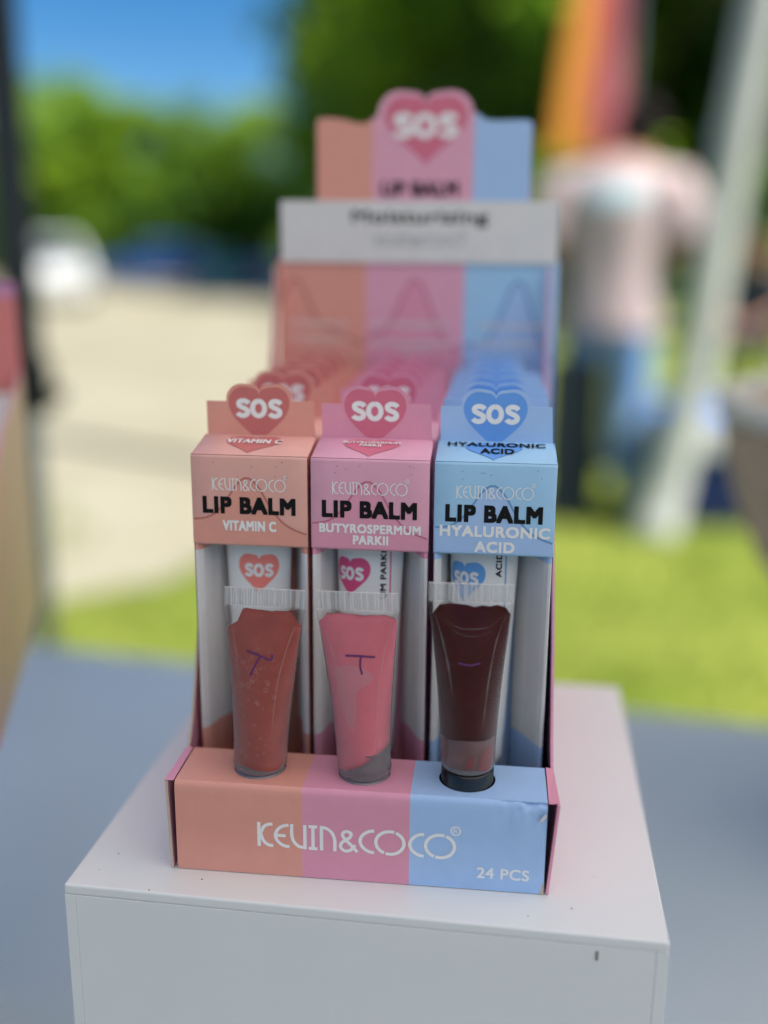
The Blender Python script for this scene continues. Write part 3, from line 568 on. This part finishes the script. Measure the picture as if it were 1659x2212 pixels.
# folded dust flaps seen on top of the side walls beside the ledge
mk('side_flap', [(-.0022, .0004, .0284), (.0005, .0006, .0284), (.0005, .0206, .0288), (-.0016, .0206, .0288)], [[0, 1, 2, 3]], 'pink', dp)
mk('side_flap', [(W + .0003, .0006, .0284), (W + .0031, .0010, .0284), (W + .0026, .0206, .0286), (W + .0003, .0206, .0290)], [[0, 1, 2, 3]], 'pink', dp)
# backboard in three printed colours
YB = .1585
BX = (.0002, .0360, .0756, .1126)
bb = thing('backboard', '', ''); del bb['label'], bb['category']; bb.parent = dp
fb = lambda u, v, n: (u, YB + n, v)
for k, c in enumerate(COLS):
    mk('printed_column', [fb(BX[k], .02, 0), fb(BX[k + 1], .02, 0), fb(BX[k + 1], .1745, 0), fb(BX[k], .1745, 0)], [[0, 1, 2, 3]], c + '_hi' if k else c, bb)
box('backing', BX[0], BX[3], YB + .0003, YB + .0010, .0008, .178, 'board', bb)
def wave(parent, c, x0, x1, zb, z0, z1, f, steps=26, wl=.0006, peak=.5, n0=-.00003):
    P = []
    for i in range(steps + 1):
        t = i / steps; b = math.exp(-((t - peak) / .21) ** 2); P.append((x0 + (x1 - x0) * t, z0 + (z1 - z0) * b - (z1 - z0) * .28 * max(0, t - .62) / .38))
    V = []; F = []
    for x, z in P: V += [f(x, zb, n0), f(x, z, n0)]
    for i in range(steps): F.append([2 * i, 2 * i + 2, 2 * i + 3, 2 * i + 1])
    mk('wave_print', V, F, c, parent); V, F = [], []
    ribbon(P, wl, V, F, f, n0 * 1.6); mk('wave_line', V, F, c + '_line', parent)
for k, c in enumerate(COLS): wave(bb, c, BX[k] + .0004, BX[k + 1] - .0004, .11, (.146, .144, .141)[k], .1665, fb, wl=.0011, peak=(.18, .5, .58)[k], n0=-.00012)
bt_ = (('VITAMIN C', .004, .0285, .1475), ('VITAMIN C', .004, .0285, .1415), ('BUTYROSPERMUM', .0395, .0690, .1475), ('BUTYROSPERMUM', .0382, .0712, .1400), ('PARKII', .0490, .0610, .1360), ('HYALURONIC', .0815, .1085, .1475), ('HYALURONIC', .0805, .1070, .1405), ('ACID', .0885, .0990, .1345))
for s, u0, u1, v in bt_: text('column_lettering', s, u0, u1, v, v + .0024, fb, 'pale_ink', bb, .035, -.0003)
# white header band
hb = slab('header_band', [(.0018, .1731), (.0018, .1967), (.1116, .1967), (.1116, .1731)], lambda u, v, n: (u, YB - .0012 + n, v), .0008, 'cardwhite', dp)
fh = lambda u, v, n: (u, YB - .0012 + n, v)
text('header_lettering', 'Moisturizing', .0305, .0842, .1868, .1932, fh, 'black_ink', hb, .03); logo('brand_lettering', .040, .075, .1795, fh, 'grey_ink', hb, wd=17, v1=.1838)
# upper header card: rounded shoulders rising to a heart
fu = lambda u, v, n: (u, YB - .0002 + n, v)
def header_outline():
    P = [(.0165, .1755), (.0165, .2255)] + [(.0165 + .002 * (1 - math.cos(a)), .2255 + .002 * math.sin(a)) for a in (.4, .8, 1.2, PI / 2)] + [(.0235, .2274), (.0285, .2266), (.0325, .2253), (.0365, .2256), (.0395, .2278)]
    H = [p for p in heart_pts(.0590, .2372, .0370, .030) if p[1] > .2285]; H.sort(key=lambda p: p[0]); P += H
    P += [(.0790, .2290), (.0815, .2268), (.0850, .2262), (.0900, .2263), (.0975, .2264)] + [(.098 + .002 * math.sin(a), .2244 + .002 * math.cos(a)) for a in (.3, .8, 1.3)] + [(.100, .2235), (.100, .1755)]
    return P
HO = header_outline()
uh = slab('header_card', HO, fu, .0008, 'pink_hi', dp)
def clip_x(pts, x0, x1):
    for xc, keep in ((x0, lambda x: x >= x0), (x1, lambda x: x <= x1)):
        o = []
        for i, p in enumerate(pts):
            q = pts[(i + 1) % len(pts)]
            if keep(p[0]): o.append(p)
            if keep(p[0]) != keep(q[0]): t = (xc - p[0]) / (q[0] - p[0]); o.append((xc, p[1] + t * (q[1] - p[1])))
        pts = o
    return pts
flat('printed_column', clip_x(HO, .0166, .0384), fu, 'orange', uh, -.0001); flat('printed_column', clip_x(HO, .0778, .0999), fu, 'blue', uh, -.0001)
flat('heart_print', heart_pts(.0592, .2352, .0318, .0245), fu, 'pink_heart', uh, -.00016); sos('heart_lettering', .0465, .0715, .2198, .2292, fu, 'white_ink', uh, -.00026)
text('header_lettering', 'LIP BALM', .0420, .0722, .1985, .2040, fu, 'black_ink', uh, .062, -.0002)

# ================================================================== LIP BALM CARTONS
BW, DEP, CH = .0348, .0172, .1178
FZ = .0905
YBX = .0286
def carton(c, gl, gr, words_front, words_top, ink_top):
    t = thing('lip_balm_carton', '', '')
    f = lambda u, v, n: (u, n, v)
    q = .00035
    # outer walls
    V = [(0, .0009, 0), (0, DEP, 0), (BW, DEP, 0), (BW, .0009, 0), (0, .0009, CH), (0, DEP, CH + .0032), (BW, DEP, CH + .0032), (BW, .0009, CH)]
    mk('wall', V, [[0, 4, 5, 1], [1, 5, 6, 2], [2, 6, 7, 3]], c, t)
    # front panel with rounded top fold
    pr_ = [(.0012, FZ - .0001), (.0003, FZ), (0, FZ + .0004), (0, FZ + .008), (0, FZ + .016), (0, CH - .0008), (.00012, CH - .0003), (.0005, CH)]
    V, F = [], []; xs_ = [0, .0003] + [BW * i / 6 for i in range(1, 6)] + [BW - .0003, BW]
    for x in xs_:
        e = .0003 if x in (0, BW) else 0
        for y, z in pr_: V.append((x, y + e, z))
    n_ = len(pr_)
    for i in range(len(xs_) - 1):
        for j in range(n_ - 1): F.append([i * n_ + j, (i + 1) * n_ + j, (i + 1) * n_ + j + 1, i * n_ + j + 1])
    p = mk('front_panel', V, F, c + '_hi', t, smooth=True)
    wave(p, c, .0004, BW - .0004, FZ + .0006, FZ + .0078, FZ + .0208, f, wl=.0006, peak=.48)
    logo('brand_lettering', .0062, .0285, FZ + .0168, f, 'white_ink', p, wd=21, wr=10, v1=FZ + .0206)
    text('title_lettering', 'LIP BALM', .0033, .0313, FZ + .0098, FZ + .0150, f, 'black_ink', p, .062, -.00012)
    for s, u0, u1, v0, v1 in words_front: text('variant_lettering', s, u0, u1, FZ + v0, FZ + v1, f, 'white_ink', p, .05, -.00012)
    rr = random.Random(c)
    for k in range(7):
        x, z = rr.uniform(.003, .032), FZ + rr.uniform(.021, .026); flat('fleck_print', [(x, z), (x + .0004, z - .0002), (x + .0005, z + .0003)], f, c + '_line', p, -.00006)
    # top panel, gently domed, then the hang tab
    V, F = [], []
    tz = lambda y: CH + .0032 * min(1, (y / DEP)) + .0005 * math.sin(PI * min(1, y / DEP))
    ys = [.0005, .003, .006, .009, .012, .015, DEP]
    for y in ys:
        for x in (0, .0006, BW * .33, BW * .66, BW - .0012, BW): V.append((x, y, tz(y) - (.0006 if x in (0, BW) and y > .001 else 0)))
    for j in range(len(ys) - 1):
        for i in range(5): F.append([j * 6 + i, j * 6 + i + 1, (j + 1) * 6 + i + 1, (j + 1) * 6 + i])
    tp = mk('top_panel', V, F, c + '_hi', t, smooth=True)
    ft = lambda u, v, n: (u, v, tz(v) - n * 1.6)
    hp = [(x, y) for x, y in heart_pts(BW / 2 - .0007, DEP - .0022, .0170, .0130)]
    ctr = (BW / 2 - .0007, DEP - .007); Vv = [ft(*ctr, -.0001)] + [ft(x, y, -.0001) for x, y in hp]
    mk('heart_print', Vv, [[0, 1 + i, 1 + (i + 1) % len(hp)] for i in range(len(hp))], c + '_heart', tp)
    for s, u0, u1, v0, v1 in words_top: text('top_lettering', s, u0, u1, v0, v1, ft, ink_top, tp, .035, -.00022)
    zt = CH + .0032
    hx, ht = BW / 2 - .0006, .1372 - .001
    o_ = [(.0006, zt), (.0004, .1322 - .001)] + [(.0065, .1322 - .001)]
    H = [q_ for q_ in heart_pts(hx, ht + .0004, .0206, .0176) if q_[1] > .1328 - .001]; H.sort(key=lambda p_: p_[0]); o_ += [(hx - .0102, .1326 - .001)] + H + [(hx + .0102, .1326 - .001), (BW - .0012, .1326 - .001), (BW - .0006, zt)]
    ftb = lambda u, v, n: (u, DEP + .0002 + n + .0008 * (v - zt) / .018, v)
    tab = slab('hang_tab', o_, ftb, .00045, c, t)
    hh = [(x, max(y, zt + .0001)) for x, y in heart_pts(hx, ht - .0005, .0190, .0172)]
    flat('heart_print', hh, ftb, c + '_heart', tab); sos('heart_lettering', hx - .0072, hx + .0072, .1272 - .001, .1332 - .001, ftb, 'white_ink', tab, -.00013)
    # folded-in front flaps: white with a coloured foot and head
    for s, gp in ((0, gl), (1, gr)):
        pl = [(.0002, .0009), (.0005, .0004), (.0012, .0006), (.0024, .0022), (gp * .6, .0085), (gp, .0140)]
        zs = [0, .0300, .0885, FZ]; V, F, I = [], [], []
        for z in zs:
            for x, y in pl: V.append((BW - x if s else x, y, z))
        m_ = len(pl)
        for j in range(3):
            for i in range(m_ - 1): F.append([j * m_ + i, j * m_ + i + 1, (j + 1) * m_ + i + 1, (j + 1) * m_ + i]); I.append(1 if j == 1 else 0)
        mk('front_flap', V, F, [c, 'cardwhite'], t, idx=I, smooth=False)
    return t
SPEC = {'orange': dict(gl=.0070, gr=.0062, words_front=[('VITAMIN C', .0092, .0254, .0046, .0078)], words_top=[('VITAMIN C', .0085, .0255, .0082, .0118)], ink_top='white_ink'),
        'pink': dict(gl=.0064, gr=.0084, words_front=[('BUTYROSPERMUM', .0025, .0325, .0052, .0080), ('PARKII', .0125, .0230, .0018, .0046)], words_top=[('BUTYROSPERMUM', .0080, .0252, .0106, .0126), ('PARKII', .0132, .0196, .0082, .0102)], ink_top='white_ink'),
        'blue': dict(gl=.0050, gr=.0098, words_front=[('HYALURONIC', .0018, .0336, .0054, .0088), ('ACID', .0120, .0236, .0008, .0042)], words_top=[('HYALURONIC', .0030, .0318, .0110, .0148), ('ACID', .0128, .0226, .0056, .0094)], ink_top='black_ink')}
OFFS = {'orange': (0, .036, .054, .072, .090, .108), 'pink': (0, .036, .054, .072, .090, .108), 'blue': (0, .018, .036, .054, .072, .090, .108)}
LX = {'orange': .0006, 'pink': .0364, 'blue': .0726}
CN = {'orange': 'coral vitamin C', 'pink': 'pink', 'blue': 'blue hyaluronic acid'}
ORD = ['front', 'second', 'third', 'fourth', 'fifth', 'sixth', 'seventh']
SHOWN = {'wall', 'top_panel', 'hang_tab', 'heart_print', 'heart_lettering', 'front_panel', 'wave_print'}
rj = random.Random(21)
for c in COLS:
    proto = carton(c, **SPEC[c])
    for i, oy in enumerate(OFFS[c]):
        if i == 0: o = proto
        else:
            o = proto.copy(); COL.objects.link(o)
            for chd in list(proto.children):
                if chd.name.split('.')[0] not in SHOWN: continue
                cc = chd.copy(); COL.objects.link(cc); cc.parent = o
                for g_ in chd.children:
                    if g_.name.split('.')[0] in SHOWN: gg = g_.copy(); COL.objects.link(gg); gg.parent = cc
        o.location = (LX[c] + (rj.uniform(-.0001, .0003) if i else 0), YBX + oy, Z0 + .001 + ((.0, -.0012, .0009)[COLS.index(c)] if False else 0)); o.rotation_euler = (0, 0, 0)
        tag(o, ('%s lip balm carton at the very front, open window and heart tab' if i == 0 else '%s lip balm carton, ' + ORD[i] + ' from the front in its column') % CN[c], 'carton', 'lip balm cartons in the display')

# white squeeze tubes inside the three front cartons
def body_ring(a, b, p=2.0, n=48):
    o = []
    for k in range(n):
        t = 2 * PI * k / n; ct_, s_ = math.cos(t), math.sin(t); o.append((a * math.copysign(abs(ct_) ** (2 / p), ct_), b * math.copysign(abs(s_) ** (2 / p), s_)))
    return o
def loft(name, rings, m, parent, smooth=True, capb=True, capt=True):
    n = len(rings[0][1]); V, F = [], []
    for z, r in rings:
        for k, q in enumerate(r): V.append((q[0], q[1], z(q[0]) if callable(z) else z))
    for i in range(len(rings) - 1):
        for k in range(n): F.append([i * n + k, i * n + (k + 1) % n, (i + 1) * n + (k + 1) % n, (i + 1) * n + k])
    if capb: F.append(list(range(n))[::-1])
    if capt: F.append([(len(rings) - 1) * n + k for k in range(n)])
    return mk(name, V, F, m, parent, smooth=smooth)
def wab(z, H=.104): t = max(0, min(1, (z - .022) / (H - .022))); return .0076 + .0032 * t, .0072 * (1 - t ** 1.6) + .0010
def wtube(c, cx, rot, label):
    t = thing('squeeze_tube', label, 'tube', (cx, YBX + .0095, Z0 + .001), 0, 'white tubes inside the cartons')
    lathe('cap', [(.0066, 0), (.0069, .0006), (.0069, .0205), (.0062, .0215)], c + '_tube', t, 32)
    loft('body', [(.0216, body_ring(*wab(.022)))] + [(z, body_ring(*wab(z))) for z in (.024, .03, .04, .05, .06, .07, .08, .09, .098, .104)] + [(.1125, body_ring(.0108, .0006))], 'tubewhite', t)
    def fs(u, v, n):
        a, b = wab(v); th_ = max(-1.35, min(1.35, u / a)); return (a * math.sin(th_), -b * math.cos(th_) + n * 2, v)
    def surf(nm, pts, m, n):
        b_ = len(pts); cx_ = sum(p[0] for p in pts) / b_; cz_ = sum(p[1] for p in pts) / b_; V = [fs(cx_, cz_, n)]; F = []
        for k in (.4, .7, 1): V += [fs(cx_ + (p[0] - cx_) * k, cz_ + (p[1] - cz_) * k, n) for p in pts]
        F += [[0, 1 + i, 1 + (i + 1) % b_] for i in range(b_)]
        for r in (0, 1): F += [[1 + r * b_ + i, 1 + (r + 1) * b_ + i, 1 + (r + 1) * b_ + (i + 1) % b_, 1 + r * b_ + (i + 1) % b_] for i in range(b_)]
        return mk(nm, V, F, m, t)
    surf('heart_print', heart_pts(rot, .0862, .0135, .0120), c + '_tube', -.00006); sos('heart_lettering', rot - .0046, rot + .0046, .0792, .0834, fs, 'tubewhite', t, -.00012)
    wd_ = {'pink': 'UM PARKII', 'blue': 'ACID'}.get(c)
    if wd_:
        L = .0155 if c == 'pink' else .0075; fr_ = lambda u, v, n: fs(rot + .0118 - v, .0895 - L + u, n)
        text('side_lettering', wd_, 0, L, 0, .0020, fr_, 'black_ink', t, .035, -.0001)
        V, F = [], []; ribbon([(rot + .0133, .070), (rot + .0133, .0885)], .0005, V, F, fs, -.0001); mk('side_stripe', V, F, c + '_tube', t)
wtube('orange', LX['orange'] + .0178, .0008, 'white tube with coral heart inside the front coral carton')
wtube('pink', LX['pink'] + .0166, -.0062, 'white tube with magenta heart inside the front pink carton')
wtube('blue', LX['blue'] + .0150, -.0062, 'white tube with blue heart inside the front blue carton')

# ================================================================== CLEAR TESTER TUBES
def tab_(t): return .0079 + .0038 * max(0, (t - .08) / .92) ** 1.45, .0079 * (1 - t ** 1.5) + .0005
def tester(label, cx, cy, dz, lean, rz, gloss, zb0, zb1, top_fn, mark, cap, folds=()):
    t = thing('tester_tube', label, 'tester tube', (cx, cy, Z0 + .0012), rz, 'clear tester tubes on the ledge')
    B = .0292 - .0012 + dz; Hb = .0492; Cr = .0058
    sx = lambda z: lean * max(0, z - B)
    def ring(z, inset=0):
        tt = max(0, min(1, (z - B) / Hb)); a, b = tab_(tt); return [(q[0] + sx(z), q[1]) for q in body_ring(max(a - inset, .0003), max(b - inset, .00015))]
    # cap below the ledge
    lathe('cap', [(.0070, .0), (.0074, .0005), (.0074, B - .0008), (.0066, B - .0002)] if not cap else [(.0072, 0), (.0076, .0005), (.0076, B - .0006), (.0070, B - .0001)], 'blackcap' if cap else 'greycap', t, 36)
    loft('base_rim', [(B + .0001, body_ring(.0072, .0072)), (B + .0008, body_ring(.0078, .0078)), (B + .0022, body_ring(.0079, .0079))], 'shellbase', t, capt=False)
    N = 16
    loft('shell', [(B + .0023 + (Hb - .0023) * k / N, ring(B + .0023 + (Hb - .0023) * k / N)) for k in range(N + 1)], 'shell', t, capb=False, capt=False)
    # ribbed crimp: alternating pale faces paint the light its ribs catch
    V, F, I = [], [], []; n_ = 30; z0, z1 = B + Hb + .0005, B + Hb + Cr
    for s in (-1, 1):
        for z in (z0, z1):
            for i in range(2 * n_ + 1): V.append((-.0118 + .0236 * i / (2 * n_) + sx(z), s * (.00026 + .00030 * (i % 2)), z))
    m_ = 2 * n_ + 1
    for s in (0, 1):
        for i in range(2 * n_): q = [s * 2 * m_ + i, s * 2 * m_ + i + 1, s * 2 * m_ + m_ + i + 1, s * 2 * m_ + m_ + i]; F.append(q if s == 0 else q[::-1]); I.append((i // 2 + (i * i // 7) % 2) % 2)
    for i in range(2 * n_): F.append([m_ + i, m_ + i + 1, 3 * m_ + i + 1, 3 * m_ + i]); I.append(1)
    mk('crimp', V, F, ['crimp', 'rib'], t, idx=I)
    V, F = [], []
    ribbon([(-.0117 + sx(z0), z0 - .0002), (.0117 + sx(z0), z0 - .0002)], .00035, V, F, lambda u, v, n: (u, n, v), -.0006); mk('seal_line', V, F, 'crimp', t)
    # the gloss inside: fills the shell between two uneven surfaces
    def body_y(x, z):
        tt = max(0, min(1, (z - B) / Hb)); a, b = tab_(tt); return -b * math.sqrt(max(.0, 1 - ((x - sx(z)) / a) ** 2))
    R_n = 22; V, F = [], []; n_ = 128
    for k in range(R_n + 1):
        s = k / R_n
        for i in range(n_):
            th_ = 2 * PI * i / n_; xx = math.cos(th_)
            lo = B + zb0 + (zb1 - zb0) * (xx * .5 + .5) + .0004 * math.sin(3 * th_ + cx * 300); hi = B + top_fn(xx)
            z = lo + (hi - lo) * s; tt = max(0, min(1, (z - B) / Hb)); a, b = tab_(tt)
            V.append(((a - .00022) * xx + sx(z), max(b - .00022, .0002) * math.sin(th_), z))
    for k in range(R_n):
        for i in range(n_): F.append([k * n_ + i, k * n_ + (i + 1) % n_, (k + 1) * n_ + (i + 1) % n_, (k + 1) * n_ + i])
    F.append(list(range(n_))[::-1]); F.append([R_n * n_ + i for i in range(n_)])
    gl_ = mk('gloss', V, F, gloss, t, smooth=True)
    fs = lambda u, v, n: (u + sx(B + v), body_y(u + sx(B + v), B + v) + n, B + v)
    for st_ in mark:
        V, F = [], []; ribbon(S(st_, 5) if len(st_) > 2 else [(st_[0][0] + (st_[1][0] - st_[0][0]) * i / 8, st_[0][1] + (st_[1][1] - st_[0][1]) * i / 8) for i in range(9)], .00052, V, F, fs, -.00025); mk('marker_stroke', V, F, 'purple', t)
    for pts_, wmax in folds:
        V, F = [], []; ribbon(S(pts_, 6), lambda q_, wm=wmax: wm * (.12 + .88 * math.sin(PI * min(1, max(0, q_))) ** 1.2 * (.7 + .3 * math.sin(q_ * 23 + cx * 900))), V, F, fs, -.00012); mk('fold_highlight', V, F, 'crease', t)  # pale strips painted as highlights along the folds of the shell
    # nozzle shoulder seen through the clear foot
    lathe('inner_foot', [(.0070, B + .0012), (.0076, B + .0018), (.0076, B + max(zb0, zb1) * .8 + .0006), (.0060, B + max(zb0, zb1) * .9 + .0008)], 'milky_red' if cap else 'milky', t, 36, capt=False)
    return t, fs, B
def corner(lo, hi, w_):                                   # clear scallops left by trapped air in the two top corners
    def g(x):
        w2 = w_ + (.06 if x > 0 else -.05); q = max(0, min(1, (abs(x) - w2) / (1 - w2)))
        return hi - (hi - lo) * (1.0 if x < 0 else .8) * math.sqrt(max(0, 1 - (1 - q) ** 2)) - .0004 * (1 - abs(x)) * math.sin(x * 5 + 1) - .00025 * math.sin(x * 17)
    return g
t1, fs1, B1 = tester('clear tester tube of brown rose gloss with purple T mark, left of three', .0237, .0114, 0, .045, -.02, 'gloss_brown', .0030, .0018, corner(.0432, .0484, .64), [[(-.0042, .0372), (-.001, .0364), (.0030, .0350), (.0034, .0366)], [(.0001, .0362), (-.0012, .0335), (-.0026, .0303)]], False, [([(.0108, .0478), (.0078, .0400), (.0056, .0300), (.0047, .0200), (.0044, .0105)], .0005), ([(-.0104, .0476), (-.0086, .0420), (-.0064, .0310), (-.0052, .0210)], .0003)])
t2, fs2, B2 = tester('clear tester tube of pink gloss with purple T mark, in the middle', .0548, .0117, 0, -.045, .015, 'gloss_pink', .0018, .0098, corner(.0464, .0482, .84), [[(-.0036, .0372), (.0, .0373), (.0034, .0371), (.0048, .0371)], [(.0008, .0372), (.0006, .0345), (.0011, .0322)]], False, [([(.0106, .0478), (.0078, .0400), (.0058, .0300), (.0050, .0200), (.0046, .0090)], .0006), ([(-.0104, .0470), (-.0080, .0400), (-.0052, .0310), (-.0036, .0240)], .0004), ([(-.0088, .0470), (-.0058, .0420), (-.0040, .0370)], .0003)])
t3, fs3, B3 = tester('clear tester tube of dark red gloss on a black cap, right of three', .0849, .0121, .0038, -.012, .02, 'gloss_red', .0102, .0112, corner(.0458, .0486, .82), [[(-.0032, .0330), (.0, .0326), (.0030, .0332)]], True, [([(.0104, .0470), (.0076, .0400), (.0058, .0310), (.0046, .0210), (.0040, .0150)], .0005), ([(-.0098, .0460), (-.0074, .0380), (-.0056, .0300), (-.0046, .0235)], .0007), ([(-.0090, .0466), (-.0040, .0430), (.0010, .0424), (.0060, .0436), (.0094, .0468)], .0003), ([(-.0080, .0450), (-.0030, .0410), (.0020, .0406), (.0070, .0424)], .00022)])
# bubbles trapped in the brown gloss, films and smears on the other two
rb = random.Random(12)
for k in range(90):
    u, v = rb.gauss(-.0012, .0032), rb.uniform(.006, .0385)
    if abs(u) > .0072: continue
    if v < .02 and rb.random() < .6: continue
    r = rb.uniform(.00018, .00062) * (1 if v > .02 else .7)
    V, F = [], []; ribbon([(u + r * math.cos(a), v + r * math.sin(a)) for a in [2 * PI * i / 14 for i in range(15)]], r * .42, V, F, fs1, .00004); mk('bubble', V, F, 'bubble', t1)
def patch(nm, pts, f, m, parent, n):
    P = S(pts + [pts[0]], 5)[:-1]; cx_ = sum(p[0] for p in P) / len(P); cz_ = sum(p[1] for p in P) / len(P)
    V = [f(cx_, cz_, n)]; b_ = len(P); F = []
    for k in (.35, .7, 1): V += [f(cx_ + (p[0] - cx_) * k, cz_ + (p[1] - cz_) * k, n) for p in P]
    F += [[0, 1 + i, 1 + (i + 1) % b_] for i in range(b_)]
    for r in (0, 1): F += [[1 + r * b_ + i, 1 + (r + 1) * b_ + i, 1 + (r + 1) * b_ + (i + 1) % b_, 1 + r * b_ + (i + 1) % b_] for i in range(b_)]
    mk(nm, V, F, m, parent)
patch('gloss_film', [(-.0072, .0330), (-.0030, .0345), (.0010, .0338), (.0040, .0320), (.0036, .0298), (.0006, .0294), (-.0006, .0268), (-.0008, .0210), (-.0018, .0165), (-.0034, .0172), (-.0052, .0225)], fs2, 'smear_pink', t2, .00009)
for pts, m_ in (([(-.0072, .0018), (-.0074, .0095), (-.0062, .0100), (-.0064, .003)], 'smear_red'), ([(.0030, .0022), (.0040, .0075), (.0070, .0085), (.0072, .0035), (.0055, .0016)], 'smear_red'), ([(-.0010, .0030), (.0004, .0060), (.0018, .0052), (.0012, .0026)], 'smear_red')): patch('red_smear', pts, fs3, m_, t3, .00012)

# ================================================================== SECOND DISPLAY AT THE LEFT EDGE, BASKET AT THE RIGHT
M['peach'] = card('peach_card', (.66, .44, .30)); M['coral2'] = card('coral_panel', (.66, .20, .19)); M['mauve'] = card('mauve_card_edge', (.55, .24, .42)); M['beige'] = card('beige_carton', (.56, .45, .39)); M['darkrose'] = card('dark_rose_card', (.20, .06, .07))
a2 = math.radians(19.3)
d2 = thing('display_carton', 'peach and pink counter display cut off by the left edge', 'display', (-.086, .064, Z0), a2)      # origin at its front right foot
n = len(SP); sp2 = [(0, .0), (.0, .040), (.018, .041), (.022, .046), (.034, .072), (.05, .092), (.075, .104), (.105, .109), (.125, .113), (.15, .118), (.158, .12), (.158, 0)]
n = len(sp2); V = [(-.001, y, z) for y, z in sp2] + [(.0, y, z) for y, z in sp2]
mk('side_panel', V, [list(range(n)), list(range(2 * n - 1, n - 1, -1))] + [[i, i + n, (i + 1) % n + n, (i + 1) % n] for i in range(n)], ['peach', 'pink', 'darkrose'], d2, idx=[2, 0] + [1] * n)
mk('side_panel', [(x - .106, y, z) for x, y, z in V], [list(range(n)), list(range(2 * n - 1, n - 1, -1))] + [[i, i + n, (i + 1) % n + n, (i + 1) % n] for i in range(n)], ['peach', 'pink'], d2, idx=[0, 0] + [1] * n)
box('front_panel', -.106, -.0012, .0003, .0012, 0, .040, 'peach', d2, .0002); box('ledge', -.106, -.0012, .0013, .018, .0395, .0402, 'pink', d2, .0002); box('floor', -.106, -.0012, .0014, .157, .0002, .001, 'board', d2)
hd = box('backboard', -.106, .0, .1582, .1592, 0, .155, 'coral2', d2, .0002); box('top_edge', -.106, .0, .1578, .1596, .1552, .162, 'mauve', hd, .0003)
for i in range(7):
    t = thing('slim_carton', 'beige carton, %s from the back in the display at the left edge' % ['nearest', 'second', 'third', 'fourth', 'fifth', 'sixth', 'seventh'][i], 'carton', d2.location + Vector((math.cos(a2) * -.036 - math.sin(a2) * (.139 - i * .0175), math.sin(a2) * -.036 + math.cos(a2) * (.139 - i * .0175), .0012)), a2, 'beige cartons in the left display')
    hz_ = .102 - .003 * i
    box('body', 0, .0335, 0, .0168, 0, hz_, 'beige', t, .0004); box('lid', .0003, .0332, .0003, .0165, hz_ + .0001, hz_ + .007, 'cardwhite', t, .0006)
r2 = thing('display_riser', 'white riser under the peach display at the left edge', 'stand', (-.086, .064, TZ), a2)
box('top_panel', -.090, -.03, .01, .13, .1969, .1999, 'stand', r2, .0005)
box('body', -.088, -.032, .012, .128, 0, .1968, 'stand', r2, .0005)

M['wicker'] = mat('brown_wicker', (.50, .36, .24), .75, .3, bump=.5, bscale=60, var=.35, vscale=18); M['rimw'] = mat('pale_wicker_rim', (.60, .56, .48), .7, .3, bump=.4, bscale=80, var=.15, vscale=20)
bk = thing('wicker_basket', 'brown wicker basket tapering to its base at the right edge', 'basket', (.372, .372, TZ + .131))
wf = lambda a, z: 1 + .022 * math.sin(a * 26 + (PI if int(z / .012) % 2 else 0)) * (1 if z > .005 else 0)
bprof = [(.045, 0.0)] + [(.139 * math.sqrt(max(.12, 1 - ((.16 - z) / .163) ** 2)), z) for z in [.005 * k for k in range(1, 32)]]
lathe('weave', bprof + [(r - .006, z) for r, z in bprof[::-1] if z > .03] , 'wicker', bk, 104, fr=wf, smooth=True)
V = []; R0 = .139; nseg = 72; F = []
for i in range(nseg):
    a = 2 * PI * i / nseg
    for k in range(8):
        b = 2 * PI * k / 8 ; r = .0085 * (1 + .15 * math.sin(a * 40 + b)); V.append(((R0 + r * math.cos(b) * .8) * math.cos(a), (R0 + r * math.cos(b) * .8) * math.sin(a), .158 + r * math.sin(b)))
for i in range(nseg):
    for k in range(8): F.append([i * 8 + k, ((i + 1) % nseg) * 8 + k, ((i + 1) % nseg) * 8 + (k + 1) % 8, i * 8 + (k + 1) % 8])
mk('rim', V, F, 'rimw', bk, smooth=True)
rq = thing('display_riser', 'white riser block under the wicker basket', 'stand', (.372, .372, TZ))
box('body', -.06, .06, -.06, .06, 0, .127, 'stand', rq, .0006); box('top_panel', -.062, .062, -.062, .062, .1271, .1305, 'stand', rq, .0006)
